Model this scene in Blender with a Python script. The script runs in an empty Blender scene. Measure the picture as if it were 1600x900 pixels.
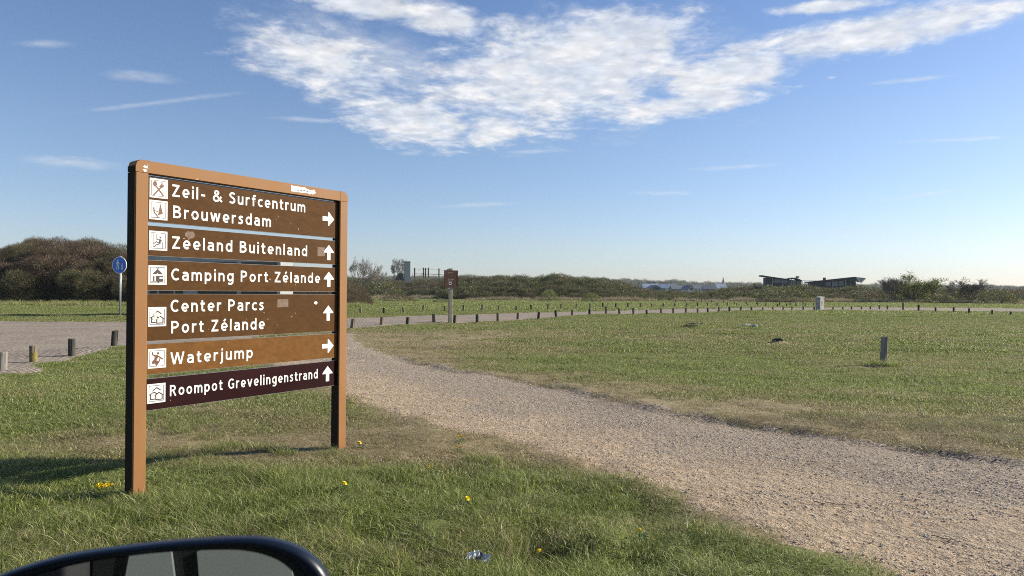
import bpy, math, random
import numpy as np
from mathutils import Vector, Matrix
R = math.radians
rng = np.random.default_rng(7)
random.seed(7)
SC = bpy.context.scene
COL = SC.collection

# ------------------------------------------------------------------ camera
F, CAMZ = 1150.0, 1.5
cam_d = bpy.data.cameras.new('camera')
cam = bpy.data.objects.new('camera', cam_d); COL.objects.link(cam); SC.camera = cam
cam_d.sensor_width = 36.0; cam_d.lens = F / 1600 * 36
cam_d.clip_start = 0.05; cam_d.clip_end = 12000
CAMROT = Matrix.Rotation(math.pi / 2 + R(.35), 4, 'X') @ Matrix.Rotation(R(.38), 4, 'Z')
cam.matrix_world = Matrix.Translation((0, 0, CAMZ)) @ CAMROT
cam_d.dof.use_dof = True; cam_d.dof.focus_distance = 7.5; cam_d.dof.aperture_fstop = 11.0
SC.render.resolution_x, SC.render.resolution_y = 1024, 576

# ------------------------------------------------------------------ sun, sky, exposure
SUN_AZ, SUN_EL = math.atan2(.95, .31), R(25)          # azimuth clockwise from +Y
SUN_DIR = Vector((math.sin(SUN_AZ) * math.cos(SUN_EL), math.cos(SUN_AZ) * math.cos(SUN_EL), math.sin(SUN_EL)))
sun_d = bpy.data.lights.new('sun', 'SUN'); sun_d.energy = 5.0; sun_d.angle = R(.5); sun_d.color = (1, .93, .79)
sun = bpy.data.objects.new('sun', sun_d); COL.objects.link(sun)
sun.rotation_euler = SUN_DIR.to_track_quat('Z', 'Y').to_euler(); sun.location = (20, 5, 30)
SC.view_settings.view_transform = 'Standard'; SC.view_settings.look = 'None'
SC.view_settings.exposure = 0.70; SC.view_settings.gamma = 1.0
SC.cycles.max_bounces = 6; SC.cycles.transparent_max_bounces = 8
SC.cycles.use_denoising = False; SC.cycles.filter_width = 1.0
HAZE = .00010


class NT:
    """tiny node helper"""
    def __init__(s, tree): s.t = tree; s.N = tree.nodes; s.L = tree.links
    def n(s, typ, ins=None, **kw):
        nd = s.N.new(typ)
        for k, v in kw.items(): setattr(nd, k, v)
        for k, v in (ins or {}).items():
            sock = nd.inputs[k]
            if isinstance(v, bpy.types.NodeSocket): s.L.new(v, sock)
            else: sock.default_value = v
        return nd
    def m(s, op, a, b=0.0, c=0.0, clamp=False):
        nd = s.N.new('ShaderNodeMath'); nd.operation = op; nd.use_clamp = clamp
        for i, v in enumerate((a, b, c)):
            if isinstance(v, bpy.types.NodeSocket): s.L.new(v, nd.inputs[i])
            else: nd.inputs[i].default_value = v
        return nd.outputs[0]
    def ramp(s, fac, stops):
        nd = s.N.new('ShaderNodeValToRGB'); s.L.new(fac, nd.inputs[0])
        el = nd.color_ramp.elements
        while len(el) < len(stops): el.new(0.5)
        for e, (p, c) in zip(el, stops): e.position = p; e.color = (*c, 1) if len(c) == 3 else c
        return nd.outputs[0]
    def sm(s, v, a, b, lo=0.0, hi=1.0):
        nd = s.N.new('ShaderNodeMapRange'); nd.interpolation_type = 'SMOOTHSTEP'
        s.L.new(v, nd.inputs[0]); nd.inputs[1].default_value = a; nd.inputs[2].default_value = b
        nd.inputs[3].default_value = lo; nd.inputs[4].default_value = hi
        return nd.outputs[0]
    def mix(s, fac, a, b, typ='MIX'):
        nd = s.N.new('ShaderNodeMix'); nd.data_type = 'RGBA'; nd.blend_type = typ
        for k, v in ((0, fac), (6, a), (7, b)):
            if isinstance(v, bpy.types.NodeSocket): s.L.new(v, nd.inputs[k])
            elif k == 0: nd.inputs[0].default_value = v
            else: nd.inputs[k].default_value = (*v, 1) if len(v) == 3 else v
        return nd.outputs[2]
    def noise(s, vec, scale, detail=4, rough=.55, dim='3D', dist=0.0):
        nd = s.N.new('ShaderNodeTexNoise'); nd.noise_dimensions = dim
        if vec is not None: s.L.new(vec, nd.inputs['Vector'])
        nd.inputs['Scale'].default_value = scale; nd.inputs['Detail'].default_value = detail
        nd.inputs['Roughness'].default_value = rough; nd.inputs['Distortion'].default_value = dist
        return nd.outputs[0]


world = bpy.data.worlds.new('World'); SC.world = world; world.use_nodes = True
w = NT(world.node_tree); w.N.clear()
sky = w.n('ShaderNodeTexSky', sky_type='NISHITA', sun_disc=False, sun_elevation=SUN_EL, sun_rotation=SUN_AZ,
          altitude=0, air_density=1.0, dust_density=.35, ozone_density=2.2)
tc = w.n('ShaderNodeTexCoord')
sep = w.n('ShaderNodeSeparateXYZ', {0: tc.outputs['Generated']})
DX, DY, DZ = sep.outputs
dyc = w.m('MAXIMUM', DY, .05)
A = w.m('DIVIDE', DX, dyc)                # tangent of azimuth, looking north
B = w.m('DIVIDE', DZ, dyc)                # tangent of elevation
front = w.sm(DY, .1, .35)


def blob(ax, ay, rx, ry, rot=0.0):
    """soft ellipse in the northern sky, in tangent units (px/1150 from the horizon centre)"""
    ca, sa = math.cos(rot), math.sin(rot)
    u = w.m('SUBTRACT', A, ax); v = w.m('SUBTRACT', B, ay)
    p = w.m('ADD', w.m('MULTIPLY', u, ca / rx), w.m('MULTIPLY', v, sa / rx))
    q = w.m('ADD', w.m('MULTIPLY', u, -sa / ry), w.m('MULTIPLY', v, ca / ry))
    d = w.m('SQRT', w.m('ADD', w.m('MULTIPLY', p, p), w.m('MULTIPLY', q, q)))
    return w.m('SUBTRACT', 1.0, d)


def sb(px, py, rx, ry, rot=0):            # same from picture measures of the photograph's sky
    return blob((px - 800) / F, (457 - py) / F, rx / F, ry / F, R(rot))


# cloud layer coordinates: direction projected on a flat layer high above
inv = w.m('DIVIDE', 1.0, w.m('MAXIMUM', w.m('ADD', DZ, .10), .04))
cl = w.n('ShaderNodeCombineXYZ', {0: w.m('MULTIPLY', DX, inv), 1: w.m('MULTIPLY', DY, inv), 2: 0.0}).outputs[0]
nA = w.noise(cl, 1.6, 3, .5)
nB = w.noise(cl, 5.0, 8, .62, dist=.35)
nC = w.noise(cl, 15.0, 5, .6, dist=.3)
blobs = [sb(880, 110, 250, 105, 8), sb(640, 190, 130, 45, -12), w.m('SUBTRACT', sb(505, 98, 240, 84, -18), .28), sb(770, 205, 60, 32, 10), sb(690, 30, 90, 30, -8),
         sb(1140, 110, 140, 45, 16), sb(1380, 45, 260, 36, 11), sb(1080, 160, 150, 26, 10), sb(560, 8, 110, 26, -10), sb(1290, 6, 110, 12, 5),
         sb(960, 60, 160, 60, 10)]
bm = blobs[0]
for b_ in blobs[1:]: bm = w.m('MAXIMUM', bm, b_)
wob = w.m('ADD', w.m('MULTIPLY', w.m('SUBTRACT', nB, .5), 1.9), w.m('MULTIPLY', w.m('SUBTRACT', nC, .5), .9))
dens_f = w.m('ADD', w.m('MULTIPLY_ADD' if 0 else 'ADD', w.m('MULTIPLY', w.m('MAXIMUM', bm, -1.2), 1.35), .08), wob)
dens_f = w.sm(dens_f, -.05, .85)
veil = w.m('MAXIMUM', sb(540, 90, 230, 85, -14), sb(900, 120, 330, 120, 6))
veil = w.m('MULTIPLY', w.sm(w.m('ADD', veil, w.m('MULTIPLY', w.m('SUBTRACT', nB, .5), 1.9)), 0, 1.0), .55)
dens_f = w.m('MAXIMUM', dens_f, veil)
# thin high streaks in the photograph's sky
streaks = [sb(100, 258, 110, 14, -4), sb(230, 165, 170, 6, 7), sb(60, 72, 60, 9, 0), sb(215, 122, 70, 12, -5), sb(840, 236, 70, 5, 2),
           sb(740, 321, 80, 5, 3), sb(1440, 300, 90, 4, 8), sb(1500, 213, 120, 5, 3), sb(1440, 118, 100, 5, 6), sb(1320, 356, 40, 5, 2),
           sb(640, 240, 30, 5, 0), sb(1040, 300, 60, 5, 0), sb(1298, 117, 9, 3, 10), sb(470, 188, 90, 6, -3), sb(1150, 258, 110, 5, 4)]
st = streaks[0]
for b_ in streaks[1:]: st = w.m('MAXIMUM', st, b_)
dens_s = w.m('MULTIPLY', w.sm(w.m('ADD', st, w.m('MULTIPLY', w.m('SUBTRACT', nB, .5), 1.3)), 0.0, 1.1), .38)
# elsewhere in the sky: the same kind of cloud in loose fields
dens_o = w.sm(w.m('ADD', w.m('MULTIPLY', nA, 1.3), w.m('MULTIPLY', nB, .6)), 1.02, 1.3)
dens_o = w.m('MULTIPLY', dens_o, w.m('SUBTRACT', 1.0, w.sm(DY, -.1, .35)))
dens_o = w.m('MULTIPLY', dens_o, w.sm(DZ, .03, .2))
dens = w.m('MAXIMUM', w.m('MULTIPLY', w.m('MAXIMUM', dens_f, dens_s), front), dens_o, clamp=True)
wv = w.n('ShaderNodeMapping', {'Vector': w.n('ShaderNodeVectorMath', {0: cl, 1: w.n('ShaderNodeVectorMath', {0: w.n('ShaderNodeTexNoise', {'Vector': cl, 'Scale': 7.0, 'Detail': 3.0}).outputs['Color'], 1: (.16, .16, .16)}, operation='MULTIPLY').outputs[0]}, operation='ADD').outputs[0], 'Scale': (1, 1, 1)}).outputs[0]
cell = w.n('ShaderNodeTexVoronoi', {'Vector': wv, 'Scale': 17.0}, feature='SMOOTH_F1').outputs['Distance']
dens = w.m('MULTIPLY', dens, w.sm(cell, .2, .75, 1.0, .84))
shade = w.m('MULTIPLY', w.sm(nC, .3, .75, .86, 1.05), w.sm(cell, .1, .7, 1.03, .92))
ccol = w.mix(w.sm(nB, .35, .7), (6.2, 6.7, 7.5), (8.2, 8.1, 8.0))
ccol = w.mix(1.0, ccol, w.n('ShaderNodeCombineColor', {0: shade, 1: shade, 2: shade}).outputs[0], 'MULTIPLY')
skyb = w.mix(1.0, sky.outputs[0], w.ramp(w.m('MAXIMUM', DZ, 0.0), [(0, (.84, .90, 1.17)), (.06, (.93, .955, 1.15)), (.2, (.98, 1.0, 1.13)), (.5, (.84, .95, 1.17))]), 'MULTIPLY')
skyc = w.mix(w.m('MULTIPLY', dens, .93), skyb, ccol)
bg = w.n('ShaderNodeBackground', {0: skyc, 1: .077})
w.L.new(bg.outputs[0], w.n('ShaderNodeOutputWorld').inputs[0])

# ------------------------------------------------------------------ helpers


def ray(px, py):
    return CAMROT @ Vector(((px - 800) / F, -(py - 450) / F, -1.0))


def G(px, py, z=0.0):
    """the spot on the ground (height z) measured off the photograph"""
    d = ray(px, py); t = (z - CAMZ) / d.z
    return Vector((d.x * t, d.y * t, z))


def P(px, py, Y):
    d = ray(px, py); t = Y / d.y
    return Vector((d.x * t, Y, CAMZ + d.z * t))


def tag(o, label=None, cat=None, group=None, kind=None):
    if label: o['label'] = label
    if cat: o['category'] = cat
    if group: o['group'] = group
    if kind: o['kind'] = kind
    return o


def empty(name, loc=(0, 0, 0), rz=0.0, **kw):
    o = bpy.data.objects.new(name, None); COL.objects.link(o)
    o.location = loc; o.rotation_euler = (0, 0, rz); o.empty_display_size = .2
    return tag(o, **kw)


class MB:
    def __init__(s): s.v = []; s.f = []
    def add(s, vs, fs):
        k = len(s.v); s.v.extend([tuple(x) for x in vs]); s.f.extend([tuple(i + k for i in f) for f in fs])
    def box(s, x0, x1, y0, y1, z0, z1, c=0.0):
        if c <= 0:
            s.add([(x, y, z) for z in (z0, z1) for y in (y0, y1) for x in (x0, x1)],
                  [(0, 2, 3, 1), (4, 5, 7, 6), (0, 1, 5, 4), (2, 6, 7, 3), (0, 4, 6, 2), (1, 3, 7, 5)])
        else:                                   # vertical edges chamfered
            s.prism([(x0 + c, y0), (x1 - c, y0), (x1, y0 + c), (x1, y1 - c), (x1 - c, y1), (x0 + c, y1), (x0, y1 - c), (x0, y0 + c)], z0, z1)
    def prism(s, pts, z0, z1, axis='z'):
        n = len(pts)
        def q(p, h):
            return (p[0], p[1], h) if axis == 'z' else ((p[0], h, p[1]) if axis == 'y' else (h, p[0], p[1]))
        s.add([q(p, z0) for p in pts] + [q(p, z1) for p in pts],
              [tuple(range(n))[::-1], tuple(range(n, 2 * n))] + [(i, (i + 1) % n, n + (i + 1) % n, n + i) for i in range(n)])
    def tube(s, pts, rad, n=8, cap=True):
        pts = [Vector(p) for p in pts]; k0 = len(s.v); m = len(pts)
        if not hasattr(rad, '__len__'): rad = [rad] * m
        up = Vector((.13, .07, 1)).normalized()
        for i, p in enumerate(pts):
            t = (pts[min(i + 1, m - 1)] - pts[max(i - 1, 0)]).normalized()
            a = t.cross(up)
            if a.length < .15: a = t.cross(Vector((1, 0, 0)))
            a.normalize(); b = t.cross(a)
            for j in range(n):
                th = 2 * math.pi * j / n
                s.v.append(tuple(p + (a * math.cos(th) + b * math.sin(th)) * rad[i]))
        for i in range(m - 1):
            for j in range(n):
                s.f.append((k0 + i * n + j, k0 + i * n + (j + 1) % n, k0 + (i + 1) * n + (j + 1) % n, k0 + (i + 1) * n + j))
        if cap:
            s.f.append(tuple(k0 + j for j in range(n))[::-1]); s.f.append(tuple(k0 + (m - 1) * n + j for j in range(n)))
    def mesh(s, name, mat=None, smooth=False):
        me = bpy.data.meshes.new(name); me.from_pydata(s.v, [], s.f); me.update()
        if mat: me.materials.append(mat)
        if smooth: me.shade_smooth()
        return me
    def build(s, name, mat=None, parent=None, smooth=False, fix=True):
        me = s.mesh(name, mat, smooth)
        if fix:
            import bmesh
            bm_ = bmesh.new(); bm_.from_mesh(me); bmesh.ops.recalc_face_normals(bm_, faces=bm_.faces); bm_.to_mesh(me); bm_.free()
        return link(name, me, parent)


def link(name, me, parent=None, loc=None):
    o = bpy.data.objects.new(name, me); COL.objects.link(o)
    if parent: o.parent = parent
    if loc is not None: o.location = loc
    return o


def np_mesh(name, co, faces, mat=None, smooth=True):
    """co (n,3) and faces (m,k) arrays"""
    me = bpy.data.meshes.new(name)
    k = faces.shape[1]
    me.vertices.add(len(co)); me.vertices.foreach_set('co', np.ascontiguousarray(co, dtype=np.float32).ravel())
    me.loops.add(faces.size); me.loops.foreach_set('vertex_index', np.ascontiguousarray(faces, dtype=np.int32).ravel())
    me.polygons.add(len(faces)); me.polygons.foreach_set('loop_start', np.arange(0, faces.size, k, dtype=np.int32))
    me.update(calc_edges=True); me.validate()
    if mat: me.materials.append(mat)
    if smooth: me.shade_smooth()
    return me


def fattr(me, name, vals, dom='POINT'):
    a = me.attributes.new(name, 'FLOAT', dom); a.data.foreach_set('value', np.ascontiguousarray(vals, dtype=np.float32)); return a


# numpy gradient noise ------------------------------------------------------
_g = np.random.default_rng(3).uniform(-1, 1, (256, 256, 2)); _g /= np.linalg.norm(_g, axis=2, keepdims=True)


def pn(x, y):
    x = np.asarray(x, float); y = np.asarray(y, float)
    xi = np.floor(x).astype(int); yi = np.floor(y).astype(int); fx = x - xi; fy = y - yi
    def g(i, j):
        q = _g[(xi + i) % 256, (yi + j) % 256]; return q[..., 0] * (fx - i) + q[..., 1] * (fy - j)
    u = fx * fx * fx * (fx * (fx * 6 - 15) + 10); v = fy * fy * fy * (fy * (fy * 6 - 15) + 10)
    a = g(0, 0) * (1 - u) + g(1, 0) * u; b = g(0, 1) * (1 - u) + g(1, 1) * u
    return (a * (1 - v) + b * v) * 1.4


def fbm(x, y, o=4):
    s = 0; a = 1; t = 0
    for i in range(o):
        s = s + a * pn(x * 2 ** i + 17.3 * i, y * 2 ** i - 9.1 * i); t += a; a *= .5
    return s / t * 1.5


def sstep(x, a, b):
    t = np.clip((x - a) / (b - a), 0, 1); return t * t * (3 - 2 * t)


def seg_dist(x, y, line):
    """distance to a polyline"""
    d = np.full(np.shape(x), 1e9)
    for (ax, ay), (bx, by) in zip(line[:-1], line[1:]):
        vx, vy = bx - ax, by - ay; L = vx * vx + vy * vy
        t = np.clip(((x - ax) * vx + (y - ay) * vy) / L, 0, 1)
        d = np.minimum(d, np.hypot(x - ax - t * vx, y - ay - t * vy))
    return d


def poly_sd(x, y, poly):
    """signed distance to a polygon, positive inside"""
    ins = np.zeros(np.shape(x), bool); n = len(poly)
    for i in range(n):
        (ax, ay), (bx, by) = poly[i], poly[(i + 1) % n]
        if ay == by: continue
        c = ((ay > y) != (by > y)) & (x < (bx - ax) * (y - ay) / (by - ay) + ax)
        ins ^= c
    d = seg_dist(x, y, list(poly) + [poly[0]])
    return np.where(ins, d, -d)


def smooth_line(pts, n=6):
    pts = [np.array(p[:2], float) for p in pts]; out = []
    P_ = [pts[0]] + pts + [pts[-1]]
    for i in range(1, len(P_) - 2):
        a, b, c, d = P_[i - 1:i + 3]
        for k in range(n):
            t = k / n
            out.append(.5 * (2 * b + (c - a) * t + (2 * a - 5 * b + 4 * c - d) * t * t + (3 * b - a - 3 * c + d) * t ** 3))
    out.append(pts[-1]); return [tuple(p) for p in out]


gl = lambda L: [tuple(G(*p)[:2]) for p in L]
# gravel track, measured off the photograph
FAR_EDGE = smooth_line(gl([(548, 519), (556, 530), (575, 543), (640, 560), (700, 575), (800, 590), (900, 612), (1000, 635), (1150, 660), (1300, 680), (1450, 700), (1600, 722)])
                       + [(5.6, 6.2), (7.6, 5.1), (12, 2.8), (20, -1.6)])
NEAR_EDGE = smooth_line([(-4.6, 19.6), tuple(G(360, 548)[:2]), tuple(G(440, 572)[:2])] + gl([(525, 606), (570, 628), (620, 648), (700, 670), (770, 684), (860, 706), (950, 735), (1050, 770), (1150, 812), (1250, 850), (1340, 880), (1420, 903)])
                        + [(3.3, 2.9), (6, 1.2), (11, -1.8), (18, -6.5)])
TRACK = FAR_EDGE + NEAR_EDGE[::-1]
TRACK = [(-6.0, 24)] + TRACK
# brick paved road
RN = smooth_line([(-30, 12.6), (-18, 13.0)] + gl([(0, 580), (60, 569), (115, 560.5), (180, 549), (300, 536), (420, 523), (500, 517), (545, 512), (600, 509), (680, 504), (800, 500), (900, 495), (1000, 491), (1100, 488.5), (1200, 486), (1300, 485), (1400, 485.3), (1500, 486), (1600, 487)]) + [(75, 66), (120, 52)])
RF = smooth_line([(-60, 30), (-40, 36)] + gl([(0, 502), (100, 502), (190, 503), (300, 500), (420, 498), (545, 496), (640, 493.5), (760, 491), (880, 487.5), (1000, 484.3), (1100, 482.3), (1200, 481), (1300, 480.5), (1400, 480.6), (1500, 481), (1600, 482)]) + [(120, 84), (180, 62)])
ROAD = RN + RF[::-1]
# sign footprint
SA = R(56.7); SO = Vector((-2.732, 5.369, 0)); SD = (math.cos(SA), math.sin(SA))
SIGN_MID = (SO.x + SD[0] * 1.03, SO.y + SD[1] * 1.03)

MOUNDS = [(*G(1085, 514)[:2], .16, .5), (*G(1100, 511)[:2], .12, .4), (*G(1168, 518)[:2], .2, .7), (*G(1140, 520)[:2], .08, .9), (*G(1216, 538)[:2], .10, .3),
          (*G(1385, 568)[:2], .07, .45), (*G(178, 549)[:2], .10, 1.2), (*G(855, 848)[:2], -.13, .22), (*G(590, 842)[:2], -.10, .2), (*G(730, 760)[:2], -.05, .3), (*G(488, 722)[:2], .06, .2), (*G(420, 737)[:2], .05, .22), (*G(330, 748)[:2], .05, .2), (*G(268, 757)[:2], .03, .16), (*G(925, 850)[:2], .09, .2), (*G(650, 842)[:2], .07, .18), (*G(1075, 893)[:2], .06, .16), (*G(800, 762)[:2], .04, .2), (*G(1010, 893)[:2], -.10, .2), (*G(640, 497)[:2], 0.0, 1.0)]
for (bx_, by_) in [(596, 508), (678, 503), (745, 502), (841, 498), (894, 494)]:
    g_ = G(bx_, by_); MOUNDS.append((g_.x, g_.y, .06, .5))


def near_fields(x, y):
    """height without the track, cheap"""
    r = np.hypot(x, y)
    h = .05 * fbm(x * .35, y * .35, 2) + .10 * fbm(x * .09 + 5, y * .09, 2) * sstep(r, 6, 25)
    m = sstep(y, 30, 12)
    h = h + .024 * fbm(x * 1.7, y * 1.7, 3) * (m * .8 + .5) + .05 * sstep(y, 12, 18) * np.clip(fbm(x * .55 + 3, y * .8, 3), -.5, 1)
    h = h + .075 * np.clip(fbm(x * 1.1 + 40, y * 1.3, 3), -.7, .6) * sstep(y, 8.5, 5.5) * sstep(r, 2.2, 3.6)
    return h


def H(x, y):
    x = np.asarray(x, float); y = np.asarray(y, float)
    h = near_fields(x, y)
    far = np.hypot(x, y) > 140
    sd = np.where(far, -50, poly_sd(x, y, TRACK)); rd = poly_sd(x, y, ROAD)
    df = seg_dist(x, y, FAR_EDGE)
    k = np.clip(np.maximum(sstep(sd, -.15, .5), sstep(rd, -.4, .6)), 0, 1)
    h = h * (1 - .75 * k)
    wob = .16 * fbm(x * 1.1, y * 1.1, 3)
    step = sstep(np.where(sd > 0, df, -df) + wob, -.06, .10)
    nearf = np.exp(-df / 1.6) * sstep(x, -3.4, -2.2)
    h = h + (.02 - .052 * step * (1 + .6 * pn(x * .9, y * .9))) * nearf * (sd > -3)
    for mx, my, a, r_ in MOUNDS:
        h = h + a * np.exp(-((x - mx) ** 2 + ((y - my) * .8) ** 2) / (r_ * r_)) * (1 + .35 * pn(x * 5, y * 5))
    # trampled level ground along the sign
    ds = seg_dist(x, y, [(SO.x, SO.y), (SO.x + SD[0] * 2.06, SO.y + SD[1] * 2.06)])
    h = h * (1 - .92 * np.exp(-(ds / .55) ** 2)) - .015 * np.exp(-(ds / .55) ** 2)
    # low dune ground far off, outside the open field
    h = h + 2.2 * sstep(y, 200, 420) * (1 + .5 * fbm(x * .006, y * .006, 3))
    return h


def Hs(x, y): return float(H(np.array([x]), np.array([y]))[0])


def dryness(x, y):
    """0 green turf ... 1 bleached straw: worn zones of this particular field"""
    d = .25 + .60 * fbm(x * .45 + 3, y * .8 + 8, 4) + .25 * fbm(x * .08, y * .16 + 2, 3)
    sd = -poly_sd(x, y, TRACK); df = seg_dist(x, y, FAR_EDGE); dn = seg_dist(x, y, NEAR_EDGE)
    d = d + .8 * np.exp(-df / .9) + 0.4 * np.exp(-df / 2.6) * sstep(x, -4, -2) + .85 * np.exp(-(dn / .28))
    def e(cx, cy, rx, ry, a=1.0, rot=0.0):
        ca, sa = math.cos(rot), math.sin(rot); u = (x - cx) * ca + (y - cy) * sa; v = -(x - cx) * sa + (y - cy) * ca
        return a * np.exp(-((u / rx) ** 2 + (v / ry) ** 2))
    d = d + e(-2.9, 7.3, 2.6, .85, .75, .12) + e(-1.6, 7.6, .8, 1.0, .5)          # worn turf behind and under the sign
    d = d + e(-3.5, 22.5, 3.5, 4.5, .5) + e(1.5, 26, 8, 3.2, .35) + e(20, 34, 12, 3, .25)
    d = d - e(6.5, 12.2, 6.5, 1.6, .45, -.25) - e(3, 16, 5, 2, .25) - sstep(y, 6.6, 5.4) * .30 - e(-6, 9, 3, 1.5, .1)
    d = d - .22 * sstep(y, 42, 52)
    return np.clip(d, 0, 1)


# ------------------------------------------------------------------ materials


def mat(name, col=(.5, .5, .5), rough=.7, metal=0.0, spec=.5):
    m = bpy.data.materials.new(name); m.use_nodes = True
    b = m.node_tree.nodes['Principled BSDF']
    b.inputs['Base Color'].default_value = (*col, 1); b.inputs['Roughness'].default_value = rough
    b.inputs['Metallic'].default_value = metal; b.inputs['Specular IOR Level'].default_value = spec
    return m


def wear(name, col, col2, scale=6, rough=.6, bump=.0, streak=(1, 1, 1), spec=.5, lo=.35, hi=.7, metal=0.0, fine=0):
    m = mat(name, col, rough, metal, spec); t = NT(m.node_tree); b = t.N['Principled BSDF']
    g = t.n('ShaderNodeTexCoord').outputs['Object']
    mp = t.n('ShaderNodeMapping', {'Vector': g, 'Scale': streak}).outputs[0]
    n1 = t.noise(mp, scale, 6, .6)
    c = t.mix(t.sm(n1, lo, hi), col, col2)
    if fine:
        n2 = t.noise(mp, scale * fine, 3, .6)
        c = t.mix(t.sm(n2, .35, .7, 0, .45), c, tuple(x * .55 for x in col))
    t.L.new(c, b.inputs['Base Color'])
    r_ = t.sm(n1, .3, .7, rough - .08, min(1, rough + .1)); t.L.new(r_, b.inputs['Roughness'])
    if bump:
        bp = t.n('ShaderNodeBump', {'Strength': bump, 'Distance': .01, 'Height': n1}); t.L.new(bp.outputs[0], b.inputs['Normal'])
    return m


def leaf_mat(name, greens, dries, trans=.3, hue_attr='hue', rough=.55):
    """thin plant matter: colour runs from greens to dries with the per-plant value 'hue' and the per-blade value 'v'"""
    m = bpy.data.materials.new(name); m.use_nodes = True; t = NT(m.node_tree); t.N.clear()
    v = t.n('ShaderNodeAttribute', attribute_name='v').outputs['Fac']
    hu = t.n('ShaderNodeAttribute', attribute_name=hue_attr, attribute_type='INSTANCER').outputs['Fac']
    gcol = t.ramp(v, greens); dcol = t.ramp(v, dries)
    v2 = t.m('FRACT', t.m('MULTIPLY', v, 7.31))
    fac = t.sm(t.m('SUBTRACT', hu, v2), -.12, .12)
    c = t.mix(fac, gcol, dcol)
    d = t.n('ShaderNodeBsdfPrincipled', {'Base Color': c, 'Roughness': rough, 'Specular IOR Level': .45})
    tr = t.n('ShaderNodeBsdfTranslucent', {'Color': c})
    mx = t.n('ShaderNodeMixShader', {0: trans, 1: d.outputs[0], 2: tr.outputs[0]})
    t.L.new(mx.outputs[0], t.n('ShaderNodeOutputMaterial').inputs[0])
    return m


M_grass = leaf_mat('grass_blade', [(0, (.062, .085, .016)), (.45, (.185, .235, .046)), (.82, (.36, .40, .10)), (1, (.62, .62, .30))],
                   [(0, (.20, .155, .075)), (.5, (.36, .29, .155)), (1, (.56, .48, .28))], .38)
M_bush = leaf_mat('shrub_twig', [(0, (.050, .062, .020)), (.5, (.11, .122, .040)), (1, (.23, .235, .085))],
                  [(0, (.065, .040, .027)), (.5, (.135, .086, .056)), (1, (.26, .18, .12))], .3)
M_lime = leaf_mat('fresh_leaf', [(0, (.08, .10, .022)), (.5, (.17, .195, .04)), (1, (.32, .33, .09))],
                  [(0, (.05, .04, .025)), (.5, (.10, .08, .045)), (1, (.17, .13, .08))], .3)
M_reed = leaf_mat('pale_grass', [(0, (.20, .16, .09)), (.5, (.32, .26, .15)), (1, (.45, .38, .24))], [(0, (.2, .16, .09)), (1, (.4, .33, .2))], .3)
M_bark = wear('bare_bark', (.13, .11, .085), (.22, .19, .15), 9, .9, .3)


def ground_mat():
    m = bpy.data.materials.new('field_ground'); m.use_nodes = True; t = NT(m.node_tree); b = t.N['Principled BSDF']
    pos = t.n('ShaderNodeNewGeometry').outputs['Position']
    dry = t.n('ShaderNodeAttribute', attribute_name='dry').outputs['Fac']
    n1 = t.noise(pos, 9, 6, .65); n2 = t.noise(pos, 1.3, 5, .6); n3 = t.noise(pos, 60, 3, .6)
    green = t.mix(t.sm(n2, .35, .65), (.105, .125, .030), (.16, .175, .048))
    tan = t.mix(t.sm(n1, .35, .7), (.25, .195, .105), (.36, .29, .17))
    c = t.mix(t.sm(t.m('ADD', dry, t.m('MULTIPLY', t.m('SUBTRACT', n1, .5), .7)), .3, .8), green, tan)
    c = t.mix(t.sm(n3, .35, .7, 0, .5), c, t.mix(1, c, (.45, .45, .4), 'MULTIPLY'))
    t.L.new(c, b.inputs['Base Color']); b.inputs['Roughness'].default_value = .95; b.inputs['Specular IOR Level'].default_value = .15
    bp = t.n('ShaderNodeBump', {'Strength': .6, 'Distance': .03, 'Height': t.m('ADD', n1, t.m('MULTIPLY', n3, .4))})
    t.L.new(bp.outputs[0], b.inputs['Normal']); return m


def track_mat():
    m = bpy.data.materials.new('shell_gravel'); m.use_nodes = True; t = NT(m.node_tree); b = t.N['Principled BSDF']
    pos = t.n('ShaderNodeNewGeometry').outputs['Position']
    e = t.n('ShaderNodeAttribute', attribute_name='edge').outputs['Fac']        # 0 at the far side, 1 at the sandy near side
    n0 = t.noise(pos, .9, 5, .6); n1 = t.noise(pos, 14, 5, .65); n2 = t.noise(pos, 70, 3, .65)
    n4 = t.noise(pos, 34, 4, .7); n5 = t.noise(t.n('ShaderNodeMapping', {'Vector': pos, 'Rotation': (0, 0, R(38)), 'Scale': (.5, 2.2, 1)}).outputs[0], 1.6, 5, .6)
    sand = t.mix(t.sm(n1, .3, .7), (.50, .365, .235), (.68, .52, .355))
    grit = t.mix(t.sm(n4, .32, .68), (.29, .225, .165), (.58, .475, .36))
    f = t.sm(t.m('ADD', e, t.m('ADD', t.m('MULTIPLY', t.m('SUBTRACT', n0, .5), 1.2), t.m('MULTIPLY', t.m('SUBTRACT', n5, .5), 1.1))), .38, .80)
    c = t.mix(f, grit, sand)
    c = t.mix(t.sm(n5, .48, .70, 0, .40), c, (.24, .185, .135))
    c = t.mix(t.sm(n2, .30, .56, .6, 0), c, (.13, .10, .07))
    t.L.new(c, b.inputs['Base Color']); b.inputs['Roughness'].default_value = .95; b.inputs['Specular IOR Level'].default_value = .2
    hgt = t.m('ADD', t.m('MULTIPLY', n4, 1.1), t.m('ADD', n1, t.m('MULTIPLY', n2, .6)))
    bp = t.n('ShaderNodeBump', {'Strength': 1.0, 'Distance': .045, 'Height': t.m('ADD', hgt, t.m('MULTIPLY', t.noise(pos, 7, 4, .6), 2.2))})
    t.L.new(bp.outputs[0], b.inputs['Normal']); return m


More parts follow.
